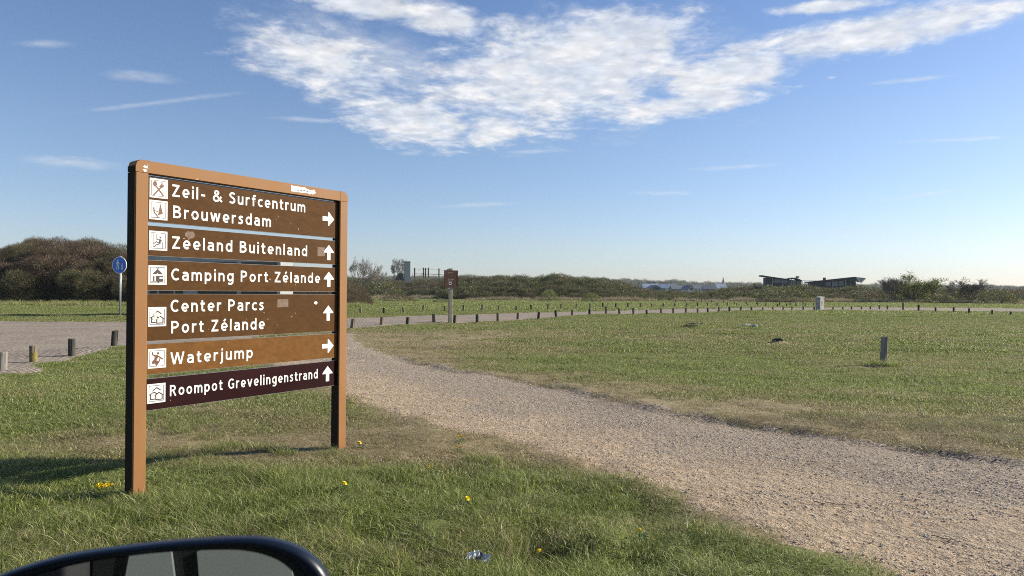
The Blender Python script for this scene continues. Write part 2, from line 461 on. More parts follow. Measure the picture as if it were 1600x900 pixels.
def road_mat():
    m = bpy.data.materials.new('brick_paving'); m.use_nodes = True; t = NT(m.node_tree); b = t.N['Principled BSDF']
    pos = t.n('ShaderNodeNewGeometry').outputs['Position']
    mp = t.n('ShaderNodeMapping', {'Vector': pos, 'Rotation': (0, 0, R(32))}).outputs[0]
    br = t.n('ShaderNodeTexBrick', {'Vector': mp, 'Color1': (.30, .235, .18, 1), 'Color2': (.40, .325, .26, 1), 'Mortar': (.10, .08, .06, 1),
                                    'Scale': 1.0, 'Mortar Size': .022, 'Brick Width': .21, 'Row Height': .105, 'Bias': 0.0})
    n0 = t.noise(pos, .5, 5, .6); n1 = t.noise(pos, 7, 5, .6)
    c = t.mix(t.sm(n0, .35, .7, 0, .45), br.outputs[0], (.36, .295, .22))
    c = t.mix(t.sm(n1, .3, .7, .0, .35), c, (.44, .37, .285))
    t.L.new(c, b.inputs['Base Color']); b.inputs['Roughness'].default_value = .9; b.inputs['Specular IOR Level'].default_value = .2
    bp = t.n('ShaderNodeBump', {'Strength': 1.0, 'Distance': .03, 'Height': t.m('SUBTRACT', n1, br.outputs['Fac'])})
    t.L.new(bp.outputs[0], b.inputs['Normal']); return m


# ------------------------------------------------------------------ the ground


def axis(a, step0, lim, grow):
    out = [a]; x = a; s = step0
    while x < lim:
        s = max(step0, s * grow); x += s; out.append(x)
    return out


xs_r = axis(6.5, .085, 4200, 1.030); xs_c = list(np.arange(-6.5, 6.5, .085))
xs = np.array([-v for v in xs_r[::-1]] + xs_c[1:] + xs_r)
ys_far = [11.0]; y_ = 11.0
while y_ < 5200:
    y_ += max(.09, .009 * y_ if y_ < 95 else .03 * y_); ys_far.append(y_)
ys = np.array([-4200, -2000, -900, -400, -180, -80, -40, -20, -12, -7, -4, -2, -1, 0, .8, 1.5, 2.0, 2.4, 2.7] + list(np.arange(3.0, 11.0, .085)) + ys_far)
XX, YY = np.meshgrid(xs, ys)
HH = H(XX, YY); DRY = dryness(XX, YY)
nx, ny = len(xs), len(ys)
idx = np.arange(nx * ny).reshape(ny, nx)
quads = np.stack([idx[:-1, :-1], idx[:-1, 1:], idx[1:, 1:], idx[1:, :-1]], -1).reshape(-1, 4)
TSD = poly_sd(XX, YY, TRACK); RSD = poly_sd(XX, YY, ROAD)
rag = .16 * fbm(XX * 2.2, YY * 2.2, 4) + .20 * fbm(XX * .7 + 9, YY * .7, 3)
t_off = np.clip((TSD + rag * np.minimum(1, 1.2 + 0 * XX)) * .08, -.04, .006)
t_off = np.where(RSD > .0, -.04, t_off)
r_off = np.clip((RSD + .12 * fbm(XX * 1.1, YY * 1.1, 3)) * .08, -.04, .008)
gz = HH.copy()
me = np_mesh('ground', np.stack([XX, YY, gz], -1).reshape(-1, 3), quads, ground_mat())
fattr(me, 'dry', DRY.ravel())
ground = tag(link('ground', me), 'open field of rough grass worn to straw in places', kind='structure')


def sheet(name, off, m, label, attr=None):
    up = (off > -.039)
    fm = up.ravel()[quads].any(axis=1)
    q = quads[fm]; used = np.unique(q); rem = -np.ones(nx * ny, int); rem[used] = np.arange(len(used))
    co = np.stack([XX, YY, HH + off], -1).reshape(-1, 3)[used]
    me = np_mesh(name, co, rem[q], m)
    if attr is not None: fattr(me, attr[0], attr[1].ravel()[used])
    return tag(link(name, me), label, kind='structure')


dn_ = seg_dist(XX, YY, NEAR_EDGE); df_ = seg_dist(XX, YY, FAR_EDGE)
sheet('gravel_track', t_off, track_mat(), 'pale shell gravel track crossing the grass from lower right', ('edge', np.clip(df_ / (df_ + dn_ + 1e-6), 0, 1)))
sheet('paved_road', r_off, road_mat(), 'brick paved road curving across the field behind the sign')

# ------------------------------------------------------------------ scattering


def scatter(name, protos, pts, rot, scl, pid, hue, **tags):
    me = bpy.data.meshes.new(name); me.vertices.add(len(pts)); me.vertices.foreach_set('co', np.ascontiguousarray(pts, dtype=np.float32).ravel())
    a = me.attributes.new('rot', 'FLOAT_VECTOR', 'POINT'); a.data.foreach_set('vector', np.ascontiguousarray(rot, dtype=np.float32).ravel())
    a = me.attributes.new('scl', 'FLOAT_VECTOR', 'POINT'); a.data.foreach_set('vector', np.ascontiguousarray(scl, dtype=np.float32).ravel())
    a = me.attributes.new('pid', 'INT', 'POINT'); a.data.foreach_set('value', np.ascontiguousarray(pid, dtype=np.int32))
    fattr(me, 'hue', hue)
    o = link(name, me); tag(o, **tags)
    c = bpy.data.collections.new(name + '_kinds')
    for k, pm in enumerate(protos):
        po = bpy.data.objects.new('%s_kind_%02d' % (name, k), pm); c.objects.link(po)
    g = bpy.data.node_groups.new(name + '_nodes', 'GeometryNodeTree')
    g.interface.new_socket('Geometry', in_out='INPUT', socket_type='NodeSocketGeometry')
    g.interface.new_socket('Geometry', in_out='OUTPUT', socket_type='NodeSocketGeometry')
    t = NT(g); gi = t.n('NodeGroupInput'); go = t.n('NodeGroupOutput')
    ci = t.n('GeometryNodeCollectionInfo'); ci.inputs['Collection'].default_value = c
    ci.inputs['Separate Children'].default_value = True; ci.inputs['Reset Children'].default_value = True
    na = lambda n_, ty: t.n('GeometryNodeInputNamedAttribute', {0: n_}, data_type=ty).outputs[0]
    er = t.n('FunctionNodeEulerToRotation', {0: na('rot', 'FLOAT_VECTOR')})
    ip = t.n('GeometryNodeInstanceOnPoints')
    t.L.new(gi.outputs[0], ip.inputs['Points']); t.L.new(ci.outputs[0], ip.inputs['Instance'])
    ip.inputs['Pick Instance'].default_value = True
    t.L.new(na('pid', 'INT'), ip.inputs['Instance Index']); t.L.new(er.outputs[0], ip.inputs['Rotation']); t.L.new(na('scl', 'FLOAT_VECTOR'), ip.inputs['Scale'])
    t.L.new(ip.outputs[0], go.inputs[0])
    md = o.modifiers.new('scatter', 'NODES'); md.node_group = g
    return o


def blades(name, n, rad, hmin, hmax, wid, lean, m, seed, flat=0.0, segs=2):
    """a patch of separate grass blades"""
    r = np.random.default_rng(seed)
    a = r.uniform(0, 2 * np.pi, n); d = rad * np.sqrt(r.uniform(0, 1, n)); bx, by = d * np.cos(a), d * np.sin(a)
    h = r.uniform(hmin, hmax, n) * (1 - .35 * (d / rad)); la = r.uniform(0, 2 * np.pi, n); ln = h * np.abs(r.normal(lean, lean * .5, n)) + flat * h
    wa = r.uniform(0, np.pi, n); w_ = wid * r.uniform(.6, 1.3, n)
    V = []; Fq = []; vv = r.uniform(0, 1, n); rings = segs + 1; k = 0; vals = []
    ts = np.linspace(0, 1, rings)
    co = np.zeros((n, rings, 2, 3))
    for i, t_ in enumerate(ts):
        cx = bx + np.cos(la) * ln * t_ ** 1.8; cy = by + np.sin(la) * ln * t_ ** 1.8; cz = h * (t_ - (.35 * lean + .6 * flat) * t_ * t_) - .012 * (i == 0)
        ww = w_ * (1 - t_ * .85) * .5
        co[:, i, 0] = np.stack([cx - np.cos(wa) * ww, cy - np.sin(wa) * ww, cz], -1)
        co[:, i, 1] = np.stack([cx + np.cos(wa) * ww, cy + np.sin(wa) * ww, cz], -1)
    base = (np.arange(n) * rings * 2)[:, None]
    f = []
    for i in range(segs):
        o_ = i * 2; f.append(np.stack([base[:, 0] + o_, base[:, 0] + o_ + 1, base[:, 0] + o_ + 3, base[:, 0] + o_ + 2], -1))
    f = np.concatenate(f); me = np_mesh(name, co.reshape(-1, 3), f, m, smooth=False)
    fattr(me, 'v', np.repeat(vv, rings * 2)); return me


def field_points(n, y0, y1, side=.78, pow_=1.0, margin=-.02, extra=1.0):
    """random spots on the turf between two distances, off the track and the road"""
    y = y0 + (y1 - y0) * rng.uniform(0, 1, n) ** pow_
    x = rng.uniform(-1, 1, n) * (side * y + extra)
    # even density over the trapezoid
    keep = rng.uniform(0, 1, n) < (side * y + extra) / (side * y1 + extra); x, y = x[keep], y[keep]
    sd = poly_sd(x, y, TRACK) + .16 * fbm(x * 2.2, y * 2.2, 4) + .20 * fbm(x * .7 + 9, y * .7, 3); rd = poly_sd(x, y, ROAD)
    k = (rd < -.03) & (sd < margin + .10 * rng.normal(0, 1, len(x)).clip(-1, 2.5) * (rng.uniform(0, 1, len(x)) < .5))
    return x[k], y[k], sd[k]


def turf(name, n, y0, y1, protos, smin, smax, label, hz=(1, 1), pow_=1.0, thin=0.6, tallness=None, side=.78, extra=1.0):
    x, y, sd = field_points(n, y0, y1, side=side, extra=extra)
    dr = dryness(x, y)
    keep = rng.uniform(0, 1, len(x)) > thin * sstep(dr, .55, 1.0); x, y, sd, dr = x[keep], y[keep], sd[keep], dr[keep]
    z = H(x, y); m = len(x)
    s = rng.uniform(smin, smax, m); zz = s * rng.uniform(*hz, m) * (1 - .55 * sstep(dr, .35, .9))
    if tallness is not None: zz = zz * tallness(x, y)
    rot = np.zeros((m, 3)); rot[:, 2] = rng.uniform(0, 6.28, m)
    scatter(name, protos, np.stack([x, y, z], -1), rot, np.stack([s, s, zz], -1), rng.integers(0, len(protos), m), np.clip(dr + rng.normal(0, .12, m), 0, 1),
            label=label, kind='stuff')


near_p = [blades('grass_tuft', 85, .15, .030, .095, .0040, .85, M_grass, 10 + i, segs=3) for i in range(6)]
mid_p = [blades('turf_patch', 95, .22, .018, .050, .0065, .9, M_grass, 30 + i) for i in range(5)]
far_p = [blades('turf_patch', 100, .55, .025, .075, .016, .9, M_grass, 50 + i) for i in range(4)]
fax_p = [blades('turf_patch', 80, 1.3, .05, .13, .05, .7, M_grass, 70 + i) for i in range(4)]


def tall_near(x, y):
    c = fbm(x * .9 + 40, y * .9, 3)
    dn = seg_dist(x, y, NEAR_EDGE)
    t_ = (.62 + .75 * sstep(c, -.3, .55)) * sstep(dn, -.1, 1.1) ** .8
    foot = sum(np.exp(-((x - fx) ** 2 + (y - fy) ** 2) / .05) for fx, fy in ((SO.x + .03, SO.y), (SO.x + SD[0] * 2.03, SO.y + SD[1] * 2.03)))
    return np.clip(t_ * (.45 + .55 * sstep(y, 7.6, 5.6)) + .25 * foot, .42, 1.6)


turf('long_grass', 16000, 2.6, 9.0, near_p, .75, 1.35, 'long tufted grass in the foreground round the sign posts', (.8, 1.3), tallness=tall_near, thin=.45)
turf('short_turf', 38000, 5.5, 21, mid_p, .8, 1.4, 'short patchy turf beyond the gravel track', (.7, 1.25))
turf('field_turf', 52000, 19, 62, far_p, .8, 1.4, 'cropped turf of the wide field', (.7, 1.2))
turf('far_turf', 26000, 58, 165, fax_p, .8, 1.5, 'thin grass strip beyond the paved road', (.7, 1.2))


# loose stones on the track
def stone_mesh(seed):
    import bmesh
    bm_ = bmesh.new(); bmesh.ops.create_icosphere(bm_, subdivisions=1, radius=1)
    r = random.Random(seed)
    for v in bm_.verts: v.co = v.co * r.uniform(.7, 1.15); v.co.z *= .6
    me = bpy.data.meshes.new('pebble'); bm_.to_mesh(me); bm_.free(); me.materials.append(M_stone)
    fattr(me, 'v', np.full(len(me.vertices), r.random())); return me


def stone_mat():
    m = mat('pebble', (.4, .36, .3), .9, 0, .2); t = NT(m.node_tree); b = t.N['Principled BSDF']
    hu = t.n('ShaderNodeAttribute', attribute_name='hue', attribute_type='INSTANCER').outputs['Fac']
    t.L.new(t.ramp(hu, [(0, (.34, .26, .19)), (.3, (.45, .355, .26)), (.75, (.52, .42, .32)), (1, (.72, .65, .54))]), b.inputs['Base Color']); return m


M_stone = stone_mat()
stones = [stone_mesh(i) for i in range(6)]
n = 300000
y = 3.2 + 18 * rng.uniform(0, 1, n) ** 1.7; x = rng.uniform(-5, 9, n) * (y + 4) / 12
sd = poly_sd(x, y, TRACK); k = (sd > -.25 * rng.uniform(0, 1, n) ** 2) & (poly_sd(x, y, ROAD) < 0); x, y = x[k], y[k]
ef = seg_dist(x, y, FAR_EDGE); en = seg_dist(x, y, NEAR_EDGE); q = ef / (ef + en + 1e-6)
k = rng.uniform(0, 1, len(x)) < (1.0 - .75 * sstep(q + .25 * fbm(x * .8, y * .8, 2), .35, .85)) * sstep(fbm(x * .9 + 3, y * 1.6, 4), -.5, .35); x, y = x[k], y[k]
m_ = len(x); s = .0035 + .010 * rng.uniform(0, 1, m_) ** 4.5
scatter('loose_gravel', stones, np.stack([x, y, H(x, y) + .006 + s * .15], -1), rng.uniform(0, 6.28, (m_, 3)) * [.1, .1, 1], np.stack([s, s * .9, s], -1),
        rng.integers(0, 6, m_), rng.uniform(0, 1, m_), label='loose stones and shell grit scattered over the track', kind='stuff')
print('ground ok', nx, ny)
tuft_p = [blades('coarse_tuft', 70, .16, .10, .26, .008, .55, M_grass, 85 + i) for i in range(3)]
x, y, sd = field_points(9000, 8, 75); k = (fbm(x * .25 + 7, y * .4, 3) > .05) & (sd < -.6); x, y = x[k], y[k]; m_ = len(x)
s = rng.uniform(.35, .85, m_) * (1 + y / 90); rot = np.zeros((m_, 3)); rot[:, 2] = rng.uniform(0, 6.28, m_)
scatter('coarse_tufts', tuft_p, np.stack([x, y, H(x, y)], -1), rot, np.stack([s * 1.2, s * 1.2, s * .62], -1), rng.integers(0, 3, m_), rng.uniform(0, .45, m_), label='coarser darker tufts dotted over the field', kind='stuff')
wisp_p = [blades('wispy_tuft', 60, .10, .10, .22, .0038, .6, M_grass, 185 + i, segs=3) for i in range(4)]
x, y, sd = field_points(5200, 3.3, 8.2); k = (fbm(x * 1.2 + 21, y * 1.5, 3) > .02 + .35 * sstep(y, 5.5, 8)) & (sd < -.35); x, y = x[k], y[k]
fx = np.array([SO.x + .10, SO.x - .06, SO.x + SD[0] * 1.95, SO.x + SD[0] * 2.05 - .12, SO.x + SD[0] * 1.8]); fy = np.array([SO.y - .10, SO.y + .12, SO.y + SD[1] * 1.95 - .15, SO.y + SD[1] * 2.05 - .10, SO.y + SD[1] * 1.8 - .12])
x = np.concatenate([x, fx, fx + .07]); y = np.concatenate([y, fy, fy - .05]); m_ = len(x)
s = rng.uniform(.5, 1.0, m_); rot = np.zeros((m_, 3)); rot[:, 2] = rng.uniform(0, 6.28, m_); rot[:, :2] = rng.normal(0, .12, (m_, 2))
scatter('wispy_tufts', wisp_p, np.stack([x, y, H(x, y)], -1), rot, np.stack([s * 1.3, s * 1.3, s * .7], -1), rng.integers(0, 4, m_), rng.uniform(0, .5, m_), label='longer wispy tufts standing out of the foreground grass', kind='stuff')
# ------------------------------------------------------------------ lettering (drawn strokes)


def arc(cx, cy, rx, ry, a0, a1, n=14):
    return [(cx + rx * math.cos(R(a0 + (a1 - a0) * i / n)), cy + ry * math.sin(R(a0 + (a1 - a0) * i / n))) for i in range(n + 1)]


SW = .168; hw = SW / 2
XH = .745; xc = XH / 2; ry_ = xc - hw


def crv(pts): return smooth_line(pts, 5)


GL = {}      # letter -> (width, strokes); unit: cap height
def gdef(ch, wd, *st): GL[ch] = (wd, st)
gdef(' ', .22)
gdef('Z', .60, [(.04, 1 - hw), (.56, 1 - hw)], [(.50, .93), (.10, .07)], [(.04, hw), (.58, hw)])
gdef('B', .60, [(hw, 0), (hw, 1)], [(hw, 1 - hw), (.28, 1 - hw)] + arc(.28, .74, .19, .176, 90, -90) + [(hw, .565)], [(hw, .50), (.30, .50)] + arc(.30, .29, .215, .206, 90, -90) + [(hw, hw)])
gdef('C', .60, arc(.36, .5, .275, .416, 48, 312, 20))
gdef('G', .66, arc(.37, .5, .285, .416, 48, 300, 20) + [(.575, .16), (.575, .48)], [(.40, .47), (.65, .47)])
gdef('P', .58, [(hw, 0), (hw, 1)], [(hw, 1 - hw), (.27, 1 - hw)] + arc(.27, .69, .215, .226, 90, -90) + [(hw, .464)])
gdef('R', .62, [(hw, 0), (hw, 1)], [(hw, 1 - hw), (.27, 1 - hw)] + arc(.27, .71, .20, .206, 90, -90) + [(hw, .504)], [(.30, .50), (.54, 0)])
gdef('S', .56, crv([(.48, .84), (.38, .905), (.25, .91), (.13, .84), (.105, .70), (.20, .585), (.36, .485), (.455, .36), (.45, .20), (.34, .10), (.22, .085), (.06, .16)]))
gdef('W', .98, [(.06, 1), (.26, .02)], [(.28, .02), (.48, .96)], [(.49, .96), (.70, .02)], [(.72, .02), (.92, 1)])
gdef('&', .78, crv([(.76, .04), (.58, .22), (.36, .50), (.20, .70), (.21, .85), (.33, .915), (.45, .85), (.45, .72), (.30, .58), (.12, .40), (.085, .24), (.18, .10), (.32, .082), (.50, .16), (.62, .32), (.68, .48)]))
gdef('-', .40, [(.04, .40), (.36, .40)])
gdef('a', .52, crv([(.08, .60), (.17, .655), (.30, .66), (.40, .60), (.43, .48)]) + [(.435, .40), (.435, 0)], [(.43, .44), (.27, .43)] + crv([(.20, .42), (.10, .33), (.085, .20), (.16, .10), (.28, .085), (.38, .14), (.43, .24)]))
gdef('c', .46, arc(.30, xc, .215, ry_, 52, 308, 16))
gdef('d', .56, arc(.275, xc, .19, ry_, 30, 330, 16), [(.475, 0), (.475, 1.03)])
gdef('b', .56, arc(.285, xc, .19, ry_, 150, -150, 16), [(hw, 0), (hw, 1.03)])
gdef('e', .55, [(.10, .345), (.46, .345)], arc(.285, xc, .20, ry_, -8, 312, 18))
gdef('é', .55, [(.10, .345), (.46, .345)], arc(.285, xc, .20, ry_, -8, 312, 18), [(.24, .84), (.38, 1.03)])
gdef('f', .38, crv([(.38, .93), (.28, .945), (.20, .90), (.175, .78)]) + [(.175, 0)], [(.03, .66), (.35, .66)])
gdef('g', .56, arc(.275, xc, .19, ry_, 30, 330, 16), [(.475, .745), (.475, .0)] + crv([(.46, -.10), (.37, -.19), (.24, -.205), (.10, -.165)]))
gdef('i', .17, [(hw, 0), (hw, .745)], [(hw, .86), (hw, 1.03)])
gdef('j', .24, [(.15, .745), (.15, 0)] + crv([(.145, -.10), (.09, -.19), (-.02, -.20)]), [(.15, .86), (.15, 1.03)])
gdef('l', .17, [(hw, 0), (hw, 1.03)])
_arch = lambda x0, x1: crv([(x0 + .0, .50), (x0 + .07, .62), (x0 + .17, .665), (x1 - .06, .62), (x1, .50)]) + [(x1, 0)]
gdef('n', .52, [(hw, 0), (hw, .745)], _arch(hw, .435))
gdef('m', .82, [(hw, 0), (hw, .745)], _arch(hw, .41), _arch(.41, .735))
gdef('o', .57, arc(.285, xc, .20, ry_, 0, 362, 22))
gdef('p', .56, arc(.285, xc, .19, ry_, 150, -150, 16), [(hw, -.26), (hw, .745)])
gdef('r', .36, [(hw, 0), (hw, .745)], crv([(hw, .48), (.14, .60), (.22, .655), (.36, .655)]))
gdef('s', .44, crv([(.39, .61), (.27, .665), (.15, .63), (.11, .53), (.19, .44), (.30, .36), (.355, .24), (.29, .115), (.17, .082), (.04, .135)]))
gdef('t', .38, [(.16, .93), (.16, .24)] + crv([(.165, .15), (.22, .09), (.30, .082), (.37, .10)]), [(.02, .66), (.36, .66)])
gdef('u', .52, [(hw, .745), (hw, .26)] + crv([(.09, .16), (.16, .09), (.27, .085), (.37, .14), (.43, .25)]), [(.435, 0), (.435, .745)])
gdef('v', .54, [(.06, .745), (.26, .02)], [(.28, .02), (.48, .745)])
gdef('w', .78, [(.06, .745), (.21, .02)], [(.23, .02), (.38, .72)], [(.40, .72), (.55, .02)], [(.57, .02), (.72, .745)])


def ribbon(mb, pts, wdt, y):
    """flat strip along a drawn line in the x-z plane, facing -y"""
    q = [pts[0]]
    for p in pts[1:]:
        if math.hypot(p[0] - q[-1][0], p[1] - q[-1][1]) > 1e-5: q.append(p)
    n_ = len(q); k = len(mb.v)
    for i in range(n_):
        a = q[max(i - 1, 0)]; c = q[min(i + 1, n_ - 1)]; b = q[i]
        d1 = Vector((b[0] - a[0], b[1] - a[1])); d2 = Vector((c[0] - b[0], c[1] - b[1]))
        if d1.length < 1e-9: d1 = d2
        if d2.length < 1e-9: d2 = d1
        d1.normalize(); d2.normalize(); t_ = (d1 + d2)
        t_ = t_.normalized() if t_.length > 1e-6 else d1
        nn = Vector((-t_.y, t_.x)); s_ = wdt / 2 / max(.5, nn.dot(Vector((-d1.y, d1.x))))
        mb.v.append((b[0] + nn.x * s_, y, b[1] + nn.y * s_)); mb.v.append((b[0] - nn.x * s_, y, b[1] - nn.y * s_))
    for i in range(n_ - 1):
        o_ = k + 2 * i; mb.f.append((o_, o_ + 1, o_ + 3, o_ + 2))


def lettering(text, x0, x1, base, cap, y, parent, m, gap=.17, weight=1.0):
    tot = sum(GL[c][0] for c in text) + gap * (len(text) - 1)
    sx = (x1 - x0) / tot; mb = MB(); cx = x0; k = 0
    for ch in text:
        for stn in GL[ch][1]:
            ribbon(mb, [(cx + px * sx, base + pz * cap) for px, pz in stn], SW * cap * weight, y - .00012 * (k % 4)); k += 1
        cx += (GL[ch][0] + gap) * sx
    return mb.build('lettering', m, parent, fix=False)


def flat(mb, pts, y):
    k = len(mb.v); mb.v.extend([(p[0], y, p[1]) for p in pts]); mb.f.append(tuple(range(k, k + len(pts))))


# ------------------------------------------------------------------ the big sign
M_frame = wear('ochre_paint', (.27, .125, .044), (.30, .145, .052), 3, .6, .02, (1, 1, .4), .25)
M_board = wear('brown_board', (.086, .038, .0105), (.103, .046, .014), 2.2, .6, .0, (1, 1, 1.5), .08, fine=9)
M_board2 = wear('faded_board', (.165, .072, .018), (.19, .086, .024), 2.2, .6, .0, (1, 1, 1.5), .08, fine=9)
M_board3 = wear('plum_board', (.020, .006, .0065), (.026, .008, .008), 2.2, .5, .0, (1, 1, 1.5), .05)
M_white = wear('white_film', (.80, .79, .75), (.70, .69, .66), 20, .45, .0, (1, 1, 1), .4)
M_ink = mat('dark_ink', (.045, .025, .018), .5)
M_inkb = mat('brown_ink', (.15, .055, .022), .5)
M_alu = mat('grey_metal', (.22, .225, .23), .55, .5)
M_pale = wear('peeled_film', (.165, .10, .06), (.13, .072, .036), 30, .6)
M_scrape = wear('bare_scrape', (.34, .24, .15), (.25, .15, .08), 40, .7)

sign = empty('direction_sign', (SO.x, SO.y, 0), SA, label='large brown wayfinding sign with six boards in an ochre frame on the grass', cat='sign')
PW, PD = .10, .10


def post_shape(name, x0):
    mb = MB(); mb.box(x0, x0 + PW, 0, PD, -.35, 2.362, .006)
    return mb.build(name, M_frame, sign)


post_shape('post', -.022); pr = post_shape('post', 1.980)
M_shade = mat('painted_shade', (.028, .018, .011), .8, 0, .15)  # near-black colour that paints shade onto the post faces turned from the sun
mb = MB(); mb.box(-.026, -.0225, .004, PD - .002, -.3, 2.36); mb.build('side_shade', M_shade, sign)
mb = MB(); mb.prism([(.004, 2.366), (.004, 2.404), (.0365, 2.438), (.0365 + .003, 2.437), (.007, 2.404), (.007, 2.366)], .004, PD - .002, 'y'); q_ = mb.build('cap_shade', M_shade, sign); q_.location.x = -.0305
# shade painted as a dark strip on the inner side of the right post
mb = MB(); mb.box(1.9765, 1.9797, .004, .098, -.1, 2.36); mb.build('inner_shade', M_shade, sign)
# top rail and the two clipped corner caps
mb = MB(); mb.box(.0785, 1.9785, .0, PD, 2.366, 2.455); mb.build('top_rail', M_frame, sign)
for x0, x1, dr_ in ((-.022, .0765, -1), (1.9805, 2.080, 1)):
    pts = [(x0, 2.365), (x1, 2.365), (x1, 2.457), (x0 + .045, 2.457), (x0 + .012, 2.440), (x0, 2.405)] if dr_ < 0 else [(x0, 2.365), (x1, 2.365), (x1, 2.395), (x1 - .014, 2.432), (x1 - .048, 2.457), (x0, 2.457)]
    mb = MB(); mb.prism(pts, -.001, PD + .001, 'y'); mb.build('corner_cap', M_frame, sign)
YB = .030        # front of the boards
BOARDS = [(2.009, 2.343, M_board), (1.757, 1.980, M_board), (1.498, 1.722, M_board), (1.122, 1.470, M_board), (.871, 1.097, M_board2), (.606, .838, M_board3)]
boards = []
for z0, z1, bm_ in BOARDS:
    mb = MB(); mb.box(.079, 1.976, YB, YB + .022, z0, z1)
    b_ = mb.build('sign_board', bm_, sign); boards.append(b_)
    mb = MB(); mb.box(.079, 1.9755, YB + .0005, YB + .0225, z1 + .0003, z1 + .002); mb.box(.079, 1.9755, YB + .0005, YB + .0225, z0 - .002, z0 - .0003); mb.build('edge_profile', M_alu, b_)
mb = MB(); mb.box(0.0795, 1.975, YB + .024, YB + .030, 2.347, 2.356); mb.build('light_strip', M_alu, sign)
boards[5]['label'] = 'dark plum board, the lowest of the sign'; boards[4]['label'] = 'sun faded orange brown board'
LY = YB - .0012
LINES = [(0, 'Zeil- & Surfcentrum', .296, 1.607, 2.217, .094), (0, 'Brouwersdam', .307, 1.227, 2.054, .096), (1, 'Zeeland Buitenland', .299, 1.634, 1.818, .096),
         (2, 'Camping Port Zélande', .296, 1.790, 1.575, .093), (3, 'Center Parcs', .293, 1.157, 1.333, .095), (3, 'Port Zélande', .300, 1.169, 1.170, .095),
         (4, 'Waterjump', .297, 1.050, .932, .094), (5, 'Roompot Grevelingenstrand', .295, 1.772, .691, .085)]
for k, tx, x0, x1, zb, cap in LINES: lettering(tx, x0, x1, zb, cap, LY, boards[k], M_white, weight=.97 if k != 5 else .9)


def arrow(k, cx, cz, up, s=.072):
    mb = MB(); s2 = s * .29
    if up: pts = [(cx - s2, cz - s), (cx + s2, cz - s), (cx + s2, cz - .002), (cx + s * .88, cz - .002), (cx + s * .84, cz + .01), (cx, cz + s), (cx - s * .84, cz + .01), (cx - s * .88, cz - .002), (cx - s2, cz - .002)]
    else: pts = [(cx - s, cz - s2), (cx - .003, cz - s2), (cx - .003, cz - s * .9), (cx + .01, cz - s * .86), (cx + s, cz), (cx + .01, cz + s * .86), (cx - .003, cz + s * .9), (cx - .003, cz + s2), (cx - s, cz + s2)]
    cx_ = 0
    flat(mb, [(p_[0] + .016, p_[1]) for p_ in pts], LY); mb.build('arrow', M_white, boards[k], fix=False)


arrow(0, 1.871, 2.182, False); arrow(1, 1.880, 1.866, True); arrow(2, 1.882, 1.613, True); arrow(3, 1.879, 1.295, True); arrow(4, 1.878, .984, False); arrow(5, 1.876, .724, True)


def pict(k, x0, z0, draw, s=.145):
    """white square with a dark rounded outline; draw adds the figure, unit square coordinates"""
    mb = MB(); flat(mb, [(x0, z0), (x0 + s, z0), (x0 + s, z0 + s), (x0, z0 + s)], LY)
    p = mb.build('pictogram', M_white, boards[k], fix=False)
    mb = MB(); r_ = .05; L = []
    for cx, cz, a in ((.85, .85, 0), (.15, .85, 90), (.15, .15, 180), (.85, .15, 270)): L += arc(cx, cz, r_, r_, a, a + 90, 4)
    L.append(L[0]); L.append(L[1])
    q = lambda P_: [(x0 + a * s, z0 + b * s) for a, b in P_]
    ribbon(mb, q(L), .026 * s, LY - .0006)
    cnt = [0]
    def poly(P_): cnt[0] += 1; flat(mb, q(P_), LY - .0006 - .0001 * (cnt[0] % 5))
    def line(P_, w_): cnt[0] += 1; ribbon(mb, q(P_), w_ * s, LY - .0006 - .0001 * (cnt[0] % 5))
    draw(poly, line)
    mb.build('figure', M_inkb if k in (0, 4) else M_ink, p, fix=False)


def d_fork(P_, L):
    P_(arc(.29, .72, .105, .15, 0, 360, 14)[:-1]); L([(.36, .60), (.76, .14)], .075)
    L([(.60, .55), (.22, .14)], .075)
    P_([(.56, .58), (.62, .52), (.80, .62), (.66, .76), (.52, .62)])
    for t_ in (-.09, -.03, .03, .09): L([(.66 + t_ * .7, .69 - t_ * .7), (.74 + t_ * .7, .80 - t_ * .7)], .026)


def d_surf(P_, L):
    P_([(.60, .86), (.48, .24), (.74, .32)])
    P_(arc(.24, .58, .045, .05, 0, 360, 8)[:-1]); L([(.25, .53), (.27, .36), (.38, .27), (.46, .16)], .06); L([(.27, .46), (.48, .42)], .035); L([(.36, .13), (.56, .12)], .03)


def d_swing(P_, L):
    L([(.24, .15), (.24, .88)], .012); L([(.42, .86), (.42, .56), (.60, .55)], .04); P_(arc(.61, .67, .045, .05, 0, 360, 8)[:-1])
    L([(.60, .58), (.57, .36)], .10); L([(.57, .36), (.40, .45), (.24, .33)], .05); L([(.57, .34), (.38, .28), (.26, .17)], .05); L([(.66, .56), (.73, .40), (.73, .12)], .022)


def d_camp(P_, L):
    P_([(.20, .54), (.50, .82), (.80, .54), (.58, .54), (.50, .60), (.42, .54)]); L([(.44, .88), (.52, .78)], .025); L([(.56, .88), (.48, .78)], .025)
    P_([(.24, .18), (.30, .18), (.30, .44), (.24, .44)]); P_([(.40, .18), (.82, .18), (.80, .46), (.40, .46)]); L([(.16, .17), (.80, .17)], .03); P_(arc(.54, .15, .05, .05, 0, 360, 8)[:-1])


def d_window(P_, L): pass


def hs(L, cx, cz, w_, h_, t_=.05):
    L([(cx - w_ - .05, cz + .03), (cx, cz + h_), (cx + w_ + .05, cz + .03)], t_)


def d_houses(P_, L):
    hs(L, .52, .62, .16, .17, .055); L([(.29, .62), (.29, .60)], .05)
    hs(L, .36, .42, .18, .15, .05); L([(.19, .46), (.19, .21), (.42, .21)], .055)
    hs(L, .64, .36, .18, .17, .055); L([(.47, .40), (.47, .17), (.82, .17), (.82, .40)], .055)


